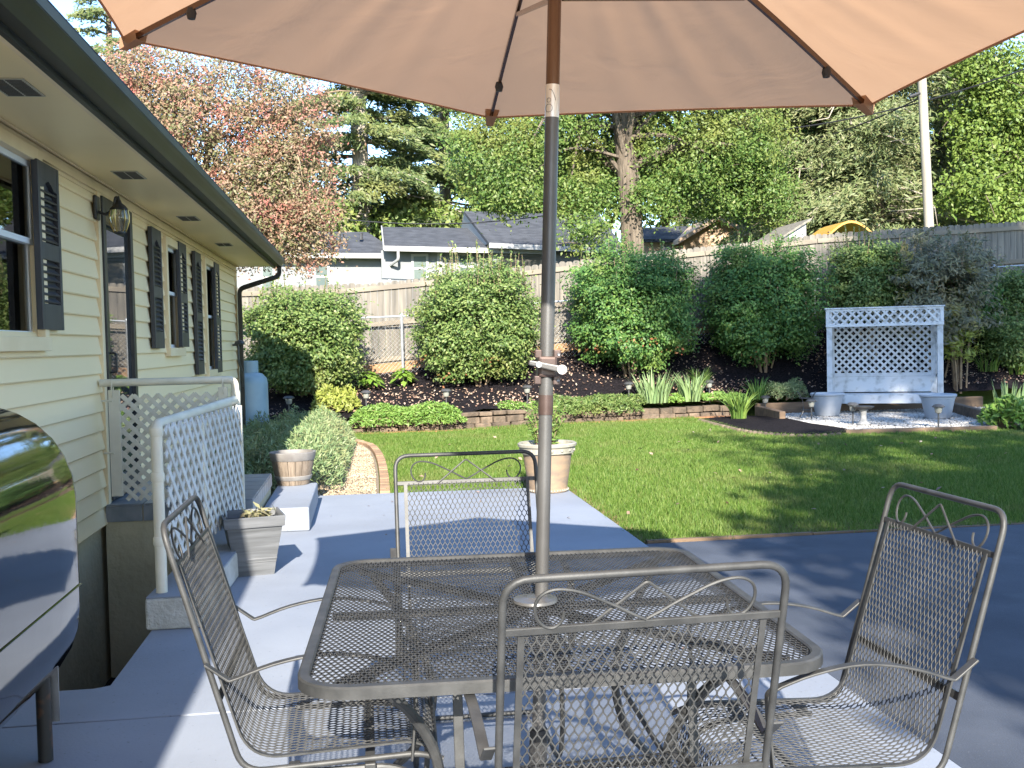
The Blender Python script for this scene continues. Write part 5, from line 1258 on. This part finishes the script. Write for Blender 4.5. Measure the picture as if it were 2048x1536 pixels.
# middle wing
wallbox(762, 1110, 499, NY_-.6, NY_+6.5, 'neighbour_wall')
_, e0, e1, r0, r1 = roofslab(768, 1110, 492, 499, 726, 1110, 454, 458, NY_-1.2, NY_+2.9); gutterline(e0, e1)
a = MB(); a.bar(e0+[-.02, -.02, -.05], r0+[-.02, 0, -.05], (0, 0, 1), .22, .05); a.build('rake_board', 'neighbour_trim', nb_)
a = MB(); q = np_(796, 497, NY_-1.2); a.tube(fillet([q+[0, -.02, -.1], q+[0, -.02, -.45], q+[-.35, .6, -.65], q+[-.35, .6, -1.6]], .12, 4), .06, 6); a.build('downspout', 'neighbour_trim', nb_)
# tall wing with a side gable
pk, ft = np_(928, 422, NY_+3), np_(978, 486, NY_-1.6); bk = np.array([pk[0]+.0, NY_+7.6, ft[2]])
a = MB(); a.add([pk, ft, bk], [(0, 1, 2)]); a.add([pk+[.05, 0, 0], ft+[.05, 0, 0], bk+[.05, 0, 0]], [(2, 1, 0)]); a.build('gable', 'neighbour_trim', nb_)
r1 = np_(1200, 430, NY_+3); e1 = np_(1250, 498, NY_-1.6)
a = MB(); t = np.array([0, 0, .14]); a.add([ft, e1, r1, pk, ft-t, e1-t, r1-t, pk-t], [(0, 1, 2, 3), (7, 6, 5, 4), (0, 4, 5, 1), (1, 5, 6, 2), (3, 2, 6, 7), (0, 3, 7, 4)]); a.add([pk, r1, np.array([r1[0], NY_+7.6, ft[2]]), bk], [(0, 1, 2, 3)]); a.build('roof', 'shingle', nb_)
gutterline(ft, e1)
wallbox(985, 1235, 503, NY_-1.0, NY_+7, 'neighbour_wall')
a = MB(); q = np_(586, 464+12, NY_+2.4)
def nwin(px0, py0, px1, py1, y, parent=None):
    p, q = np_(px0, py0, y), np_(px1, py1, y); t = .10; y0 = y-.05
    a = MB(); x0, x1, z1, z0 = p[0], q[0], p[2], q[2]
    a.box(x0, x0+t, y0, y-.002, z0, z1); a.box(x1-t, x1, y0, y-.002, z0, z1); a.box(x0+t, x1-t, y0, y-.002, z1-t, z1); a.box(x0+t, x1-t, y0, y-.002, z0, z0+t); a.box(x0+t, x1-t, y0+.01, y-.002, (z0+z1)/2-.04, (z0+z1)/2+.04)
    o = a.build('window', 'neighbour_trim', parent or nb_); a = MB(); a.box(x0+t, x1-t, y0+.02, y-.005, z0+t, z1-t); a.build('pane', 'win_far', o)
mat('win_far', (.12, .15, .14), (.07, .095, .095), rough=.15, scale=.6)
nwin(822, 508, 858, 566, NY_-.6); nwin(914, 506, 948, 560, NY_-.6); nwin(626, 521, 661, 585, NY_); nwin(520, 525, 552, 585, NY_)
a = MB(); x = np_(874, 520, NY_-.6)[0]; a.box(x, x+.22, NY_-.66, NY_-.602, gz, np_(874, 503, NY_-.6)[2]); a.build('corner_board', 'neighbour_trim', nb_)
a = MB(); p, q = np_(1000, 512, NY_-1), np_(1090, 545, NY_-1); a.box(p[0], q[0], NY_-1.03, NY_-1.003, q[2]-.5, p[2]-.02); a.build('garage_opening', 'vent_gap', nb_)
a = MB(); p = np_(722, 475, NY_+1.5); a.lathe([(.08, 0), (.08, .25), (.1, .25), (.1, .3), (0, .3)], (p[0], p[1], p[2]-.1), 8); a.build('roof_vent', 'lamp_dark', nb_)
# tan gabled shed
SYd = 38.0
sh_ = thing('tan_gable_shed', 'tan gabled outbuilding behind the oak and the fence', 'shed', (14, SYd, 2.5))
def s4(px, py): return PY(px, py, SYd)
l, r, pk = s4(1362, 474), s4(1505, 470), s4(1430, 433); zb = 2.0
a = MB(); pts = [(l[0], zb), (r[0]-.15, zb), (r[0]-.15, r[2]+.05), (pk[0], pk[2]-.1), (l[0]+.1, l[2]+.05)]; n = 5
a.add([(x, SYd, z) for x, z in pts]+[(x, SYd+5, z) for x, z in pts], [tuple(range(n)), tuple(range(2*n-1, n-1, -1))]+[(i, n+i, n+(i+1) % n, (i+1) % n) for i in range(n)]); a.build('wall', 'shed_wall', sh_)
for p0 in (l, r):
    d = nrm(p0-pk); a = MB(); v0, v1 = pk+[0, -.35, 0], p0+d*.25+[0, -.35, 0]; a.add([v0, v1, v1+[0, 5.7, 0], v0+[0, 5.7, 0], v0-[0, 0, .16], v1-[0, 0, .16], v1+[0, 5.7, -.16], v0+[0, 5.7, -.16]], [(0, 1, 2, 3), (7, 6, 5, 4), (0, 4, 5, 1), (1, 5, 6, 2), (3, 2, 6, 7), (0, 3, 7, 4)]); a.build('roof', 'shed_wall', sh_)
a = MB(); p, q = s4(1418, 446), s4(1434, 457); a.box(p[0], q[0], SYd-.03, SYd-.002, q[2], p[2]); a.build('vent', 'vent', sh_)
a = MB(); p, q = s4(1290, 478), s4(1361, 510); a.box(p[0], q[0]+.05, SYd+.6, SYd+4, zb, p[2]); a.build('side_wing', 'shed_wall', sh_)
e0, e1 = PY(1284, 478, SYd+.3), PY(1375, 478, SYd+.3); a = MB(); r0, r1 = PY(1280, 455, SYd+3), PY(1380, 452, SYd+3); a.add([e0, e1, r1, r0, e0-[0, 0, .12], e1-[0, 0, .12], r1-[0, 0, .12], r0-[0, 0, .12]], [(0, 1, 2, 3), (7, 6, 5, 4), (0, 4, 5, 1), (1, 5, 6, 2), (3, 2, 6, 7), (0, 3, 7, 4)]); a.build('wing_roof', 'shingle', sh_)
nwin(1322, 478, 1342, 500, SYd+.6, sh_)
# grey house glimpsed between the trunks
GY = 50.0; gh = thing('grey_house', 'grey house glimpsed through the trees beyond the utility pole', 'house', (25, GY, 3))
p, q = PY(1735, 428, GY), PY(1842, 470, GY); a = MB(); a.box(p[0], q[0], GY, GY+6, 2.4, p[2]); a.build('wall', 'grey_wall', gh)
e0, e1 = PY(1725, 429, GY-.5), PY(1850, 424, GY-.5); r0, r1 = PY(1740, 402, GY+3), PY(1850, 398, GY+3)
a = MB(); a.add([e0, e1, r1, r0, e0-[0, 0, .15], e1-[0, 0, .15], r1-[0, 0, .15], r0-[0, 0, .15]], [(0, 1, 2, 3), (7, 6, 5, 4), (0, 4, 5, 1), (1, 5, 6, 2), (3, 2, 6, 7), (0, 3, 7, 4)]); a.build('roof', 'neighbour_wall', gh)
nwin(1752, 436, 1770, 462, GY, gh)
wh = thing('white_house', 'white house wall glimpsed beyond the bright green tree', 'house', (33, 52, 3))
p = PY(1935, 418, 52); q = PY(2070, 408, 52); a = MB(); a.box(p[0], q[0], 52, 58, 2.5, p[2]); a.build('wall', 'neighbour_wall', wh)
e0, e1 = PY(1925, 420, 51.6), PY(2080, 412, 51.6); a = MB(); a.add([e0, e1, e1+[0, 3.4, 1.1], e0+[0, 3.4, 1.1], e0-[0, 0, .2], e1-[0, 0, .2], e1+[0, 3.4, .9], e0+[0, 3.4, .9]], [(0, 1, 2, 3), (7, 6, 5, 4), (0, 4, 5, 1), (1, 5, 6, 2), (3, 2, 6, 7), (0, 3, 7, 4)]); a.build('roof', 'shingle', wh)
# yellow arched playhouse roof and grey lean-to
py_ = thing('playhouse', 'playhouse with a yellow arched roof just beyond the fence', 'playhouse', (12.3, 27, 2.2))
c0, c1 = PY(1658, 468, 27), PY(1748, 462, 27); V = []
for t in np.linspace(0, 1, 11):
    x = c0[0]*(1-t)+c1[0]*t; z = c0[2]+.36*math.sin(math.pi*t)+.0; V.append((x, z))
a = MB(); n = len(V); a.add([(x, 27, z) for x, z in V]+[(x, 28.4, z) for x, z in V]+[(x, 27, z-.06) for x, z in V]+[(x, 28.4, z-.06) for x, z in V], [(i, i+1, n+i+1, n+i) for i in range(n-1)]+[(2*n+i, 3*n+i, 3*n+i+1, 2*n+i+1) for i in range(n-1)]+[(i, 2*n+i, 2*n+i+1, i+1) for i in range(n-1)]); a.build('roof', 'slide_yellow', py_)
for x in (c0[0]+.1, c1[0]-.1): a = MB(); a.box(x-.05, x+.05, 27.1, 27.2, 2.0, c0[2]+.08); a.box(x-.05, x+.05, 28.2, 28.3, 2.0, c0[2]+.08); a.build('post', 'fence_wood', py_)
lt = thing('lean_to', 'weathered grey lean to roof beyond the fence', 'shed', (10.6, 26, 2))
p, q = PY(1562, 478, 26), PY(1612, 446, 26); a = MB(); a.add([(p[0], 26, p[2]), (q[0], 26, q[2]), (q[0], 28, q[2]), (p[0], 28, p[2]), (p[0], 26, 2), (q[0], 26, 2), (q[0], 28, 2), (p[0], 28, 2)], [(0, 1, 2, 3), (0, 4, 5, 1), (1, 5, 6, 2), (2, 6, 7, 3), (3, 7, 4, 0)]); a.build('wall', 'grey_wall', lt)
a = MB(); a.bar((p[0]-.15, 27, p[2]-.05), (q[0]+.1, 27, q[2]+.09), (0, 1, 0), 2.2, .05); a.build('roof', 'fence_wood', lt)
# utility pole and wires
UY = 27.0; ut, ub_ = PY(1842, 120, UY), PY(1858, 452, UY)
up = thing('utility_pole', 'pale wooden utility pole behind the fence', 'utility pole', (ub_[0], UY, float(terr(ub_[0], UY))))
dd = nrm(ut-ub_); lo = ub_-dd*1.6; a = MB(); a.tube([lo, ut], [.135, .115], 12); a.build('shaft', 'pole_wood', up, smooth=True)
a = MB(); q = PY(1838, 188, UY-.2); a.tube([q+[-.28, 0, -.08], q+[.02, 0, .02]], .045, 8); a.build('splice_case', 'wire', up, smooth=True)
for (pa, ya), (pb, yb2), m_ in ((((1540, 262), 31), ((2200, 80), 24), 'd'), (((1480, 300), 36), ((1842, 195), 27), 'd'), (((700, 440), 40), ((1180, 415), 40), 'd')):
    A, B = PY(*pa, ya), PY(*pb, yb2); pts = [A*(1-t)+B*t-np.array([0, 0, .35*4*t*(1-t)]) for t in np.linspace(0, 1, 14)]
    a = MB(); a.tube(pts, .022, 5); o = a.build('overhead_wire', 'wire', loc=tuple(A), smooth=True)
    tag(o, {1540: 'black overhead cable crossing behind the utility pole', 1480: 'black overhead cable ending at the utility pole', 700: 'thin overhead wire above the roof of the pale house'}[pa[0]], 'cable')

# ================================================================ trees
def tree(name, label, base, trunk_pts, r0, blobs, nclump, per, spread, L, Wd, m, bark='bark', limbs=18, shell=.35, group=None, flat=.75, twg=60, up=.5):
    o = thing(name, label, 'tree', tuple(base), group)
    tp = smooth_path([np.asarray(p, float) for p in trunk_pts], 5); n = len(tp)
    a = MB(); a.tube(tp, [r0*(1-.62*i/(n-1))*(1.35 if i == 0 else 1) for i in range(n)], 12)
    P, O, cl = blob_points(blobs, nclump, per, spread, shell, flat)
    for k in range(limbs):
        c = cl[int(k*len(cl)/limbs)]; i = int(n*random.uniform(.35, .95)); s = tp[min(i, n-1)]; mid = (s+c)/2+np.array([0, 0, .12*np.linalg.norm(c-s)])
        rr = r0*.28*random.uniform(.6, 1.2); a.tube(smooth_path([s, mid, c], 4), [rr*(1-.8*q/8) for q in range(9)], 5)
    for k in range(twg):
        c = cl[random.randrange(len(cl))]; e = c+np.array([random.gauss(0, 1), random.gauss(0, 1), random.gauss(.1, .6)])*spread*2.2; a.tube([c, (c+e)/2+[0, 0, .05], e], [.02, .014, .006], 4)
    a.build('trunk', bark, o, smooth=True)
    N = O*.4+np.array([0, -.6, up])+rng.normal(size=P.shape)*.7
    leaves('crown', P, N, L, Wd, m, o); return o
def bl(px, py, Y, rx, rz, ry=None):
    s = Y/2100*1.02; return (tuple(PY(px, py, Y)), (rx*s, (ry or rx)*s, rz*s))
def gp_(x, y): return np.array([x, y, float(terr(x, y))])
# dogwood turning red, close behind the house corner
DY = 23.5; b = gp_(PY(330, 500, DY)[0], DY)
tree('dogwood_tree', 'dogwood tree turning red and pink behind the house roof', b, [b, b+[.2, 0, 1.4], PY(390, 420, DY), PY(430, 250, DY)], .16,
     [bl(420, 260, DY, 190, 150, 130), bl(300, 200, DY, 120, 115, 100), bl(560, 400, DY-.3, 125, 120, 90), bl(470, 440, DY-.5, 150, 95, 90), bl(560, 270, DY, 110, 130, 90), bl(600, 480, DY-.6, 75, 60, 50), bl(240, 330, DY, 110, 160, 90)], 2100, 46, .17, .078, .037, 'dogwood_leaf', limbs=40, shell=.25, bark='twig', twg=260)
# sparse hemlock
def conifer(name, label, X, Y, h, r0, nb, blen, m, z0=.25, dens=26, bark='bark', droop=.25, group=None, sp=.16, L=.22, Wd=.055, bare=.0, branch_bark=None, az=None):
    b = gp_(X, Y); o = thing(name, label, 'tree', tuple(b), group); a = MB(); a.tube([b-[0, 0, .3], b+[.05, 0, h*.5], b+[0, .1, h]], [r0*1.15, r0*.75, r0*.15], 10)
    PP, TT = [], []; bb = MB()
    for k in range(nb):
        q = z0+(1-z0)*(k+random.random())/nb; zz = h*q; t = random.uniform(0, 6.28) if az is None else random.gauss(*az); l = blen*(1-q*.75)*random.uniform(.55, 1.15)
        s = b+[0, 0, zz]; d = np.array([math.cos(t), math.sin(t), 0]); pts = [s+d*l*f+np.array([random.gauss(0, .05)*l, random.gauss(0, .05)*l, (.10*f-droop*f*f)*l+random.gauss(0, .02)*l]) for f in (0, .25, .5, .75, 1)]
        bb.tube(pts, [r0*.22*(1-.8*f) for f in (0, .25, .5, .75, 1)], 4)
        if random.random() < bare:
            for _ in range(5):
                c = pts[random.choice((2, 3, 4))]; bb.tube([c, c+np.array([random.gauss(0, .5), random.gauss(0, .5), random.gauss(-.1, .3)])*l*.35], [.015, .006], 3)
            continue
        n = int(dens*l); f = rng.uniform(.22, 1, n)*4; i0 = np.clip(f.astype(int), 0, 3); fr = (f-i0)[:, None]; pa = np.array(pts); c = pa[i0]*(1-fr)+pa[i0+1]*fr
        wid = (.12+.30*np.sin(np.clip(f/4, 0, 1)*np.pi*.85))[:, None]*l*.55
        sd = np.array([-d[1], d[0], 0]); c = c+sd*rng.uniform(-1, 1, (n, 1))*wid+rng.normal(size=(n, 3))*[sp*.5, sp*.5, sp*.45]-np.array([0, 0, .06])
        PP.append(c); TT.append(d+sd*rng.normal(size=(n, 1))*.9+np.array([0, 0, -.35])+rng.normal(size=(n, 3))*.3)
    a.build('trunk', bark, o, smooth=True); bb.build('branches', branch_bark or bark, o, smooth=True)
    PP, TT = np.concatenate(PP), np.concatenate(TT); leaves('crown', PP, rng.normal(size=PP.shape)*.6+[0, -.9, .6], L, Wd, m, o, T=TT, var=.4); return o
conifer('hemlock_tree', 'tall sparse hemlock with pale bare branches above the neighbour roof', PY(722, 420, 56)[0], 56, 27, .5, 140, 6.0, 'hemlock_leaf', z0=.22, dens=230, bark='pale_bark', bare=.2, branch_bark='pale_bark', L=.28, Wd=.08, sp=.3)
conifer('hemlock_tree', 'sparse hemlock between the bare hemlock and the oak', PY(890, 400, 60)[0], 60, 23, .4, 120, 5.5, 'hemlock_leaf', z0=.2, dens=210, bark='pale_bark', bare=.25, branch_bark='pale_bark', L=.28, Wd=.08, sp=.3)
conifer('conifer_tree', 'green conifer showing above the house gutter', PY(225, 300, 42)[0], 42, 15.5, .25, 70, 4.2, 'hemlock_leaf', z0=.1, dens=110)
# the oak
OY = 29.0; b = gp_(PY(1266, 480, OY)[0], OY)
tree('oak_tree', 'big oak with a thick sunlit trunk behind the fence', b, [b-[0, 0, .3], PY(1264, 470, OY), PY(1254, 340, OY), PY(1240, 235, OY), PY(1228, 120, OY), PY(1240, -60, OY)], .37,
     [bl(1000, 320, OY-1, 105, 85), bl(960, 260, OY, 60, 60), bl(1090, 260, OY, 110, 80), bl(1020, 385, OY-1.5, 70, 50), bl(1160, 400, OY-1, 65, 55), bl(1180, 320, OY+1.5, 100, 100), bl(1370, 300, OY, 110, 90), bl(1470, 280, OY+.5, 110, 95), bl(1320, 395, OY-.5, 55, 45), bl(1430, 380, OY+1, 95, 70), bl(1520, 380, OY+1, 70, 80), bl(1250, 60, OY, 330, 130), bl(1170, 470, OY-2, 50, 35)],
     3400, 48, .22, .105, .05, 'oak_leaf', limbs=46, shell=.2, twg=200)
# conifer with ivy on the trunk, feathery pale branches
IX = PY(1636, 400, 33)[0]
conifer('ivy_clad_conifer', 'feathery conifer with an ivy covered trunk behind the shed', IX, 33, 14, .3, 150, 4.2, 'pale_conifer', z0=.12, dens=230, bare=.18, branch_bark='pale_bark', droop=.34, sp=.42, L=.20, Wd=.045)
n = 2600; t = rng.uniform(0, 6.28, n); z = rng.uniform(0, 6.2, n); r = .35+.3*rng.uniform(0, 1, n)*(1+np.sin(z*2.3)*.5)
iv = leaves('ivy', np.stack([IX+r*np.cos(t), 33+r*np.sin(t), float(terr(IX, 33))+z], 1), np.stack([np.cos(t), np.sin(t), np.full(n, .4)], 1)+rng.normal(size=(n, 3))*.4, .15, .11, 'ivy_leaf', loc=(IX, 33, float(terr(IX, 33)))); tag(iv, 'dark ivy climbing the conifer trunk behind the shed', 'ivy')
for (px, Y, h, m, lab) in ((1750, 32, 13, 'pale_conifer', 'feathery pale conifer beside the utility pole'), (1880, 33.5, 13, 'pale_conifer', 'feathery pale conifer between utility pole and bright green tree'), (1560, 40, 15, 'pale_conifer', 'pale conifer behind the oak branches'), (1500, 46, 14, 'far_leaf', 'tall conifer far behind the tan shed')):
    conifer('conifer_tree', lab, PY(px, 420, Y)[0], Y, h, .26, 150, 4.4, m, z0=.05, dens=230, branch_bark='pale_bark', bare=.12, droop=.34, sp=.42, L=.20, Wd=.045)
BY = 29.5; b = gp_(PY(2003, 450, BY)[0], BY)
tree('bright_green_tree', 'bright yellow green broadleaf tree above the grey fence', b, [b-[0, 0, .3], b+[0, 0, 1.6], PY(2015, 300, BY), PY(2010, 120, BY)], .22,
     [bl(1985, 340, BY-.4, 75, 75), bl(1960, 250, BY, 70, 60), bl(2040, 200, BY, 110, 110), bl(1935, 390, BY-.8, 60, 40), bl(2080, 340, BY, 90, 100), bl(1960, 130, BY, 70, 70), bl(2010, 420, BY-.6, 70, 28)], 700, 40, .24, .14, .075, 'bright_leaf', limbs=26, shell=.25)
# wood behind everything
for i, (px, py, Y, rx, rz, lab) in enumerate(((1330, 330, 52, 190, 150, 'broadleaf tree far behind the oak trunk'), (1700, 300, 55, 200, 170, 'broadleaf tree far behind the utility pole'), (2020, 320, 50, 170, 170, 'broadleaf tree far behind the bright green tree'), (1060, 360, 54, 120, 110, 'broadleaf tree far behind the neighbour roof ridge'), (820, 440, 58, 90, 55, 'low tree far behind the neighbour roof'), (590, 430, 56, 110, 70, 'low tree behind the neighbour house and the dogwood'))):
    b = gp_(PY(px, py, Y)[0], Y)
    tree('background_tree', lab, b, [b-[0, 0, .3], PY(px, py+rz*.4, Y), PY(px, py-rz*.5, Y)], .3, [bl(px, py, Y, rx*.8, rz*.8), bl(px-rx*.5, py+rz*.3, Y-1, rx*.55, rz*.6), bl(px+rx*.5, py+rz*.3, Y-1, rx*.55, rz*.6)], 300, 40, .45, .34, .17, 'far_leaf', limbs=14, shell=.25, twg=30)
# shade trees beside the driveway, behind the viewer
b = gp_(5.6, -7.0)
tree('shade_tree', 'leafy tree beside the driveway that shades the asphalt', b, [b-[0, 0, .3], b+[0, 0, 2.5], b+[.2, 0, 6]], .22, [((4.1, -7.4, 6.5), (2.4, 4.2, 2.2)), ((7.2, -6.8, 6.8), (2.6, 4.2, 2.4)), ((10.5, -7.5, 6.5), (2.6, 3.6, 2.6))], 1150, 56, .34, .28, .16, 'oak_leaf', limbs=24, shell=.1)
b = gp_(9, -11.0)
tree('shade_tree', 'tall tree beyond the driveway that dapples the lawn and bed', b, [b-[0, 0, .3], b+[0, 0, 8], b+[0, .5, 16]], .35, [((5.6, -13.5, 12.0), (3.4, .55, .7)), ((5.9, -11.9, 12.2), (3.3, .45, .6)), ((4.9, -10.3, 12.0), (3.0, .40, .5)), ((5.4, -8.9, 12.2), (3.4, .45, .6)), ((5.0, -7.5, 12.0), (3.0, .35, .5)), ((9.6, -10.6, 12.6), (2.4, 3.2, 1.6)), ((7.3, -10.3, 17.0), (2.6, 2.6, 1.6)), ((4.6, -7.2, 17.2), (2.0, 1.3, .9)), ((10.6, -6.2, 17.4), (3.4, 3.2, 1.8)), ((15, -9, 15), (3, 4, 3))], 640, 50, .36, .28, .15, 'oak_leaf', limbs=30, shell=.15)

print('tris', sum(sum(len(p.vertices)-2 for p in m.polygons) for m in bpy.data.meshes))
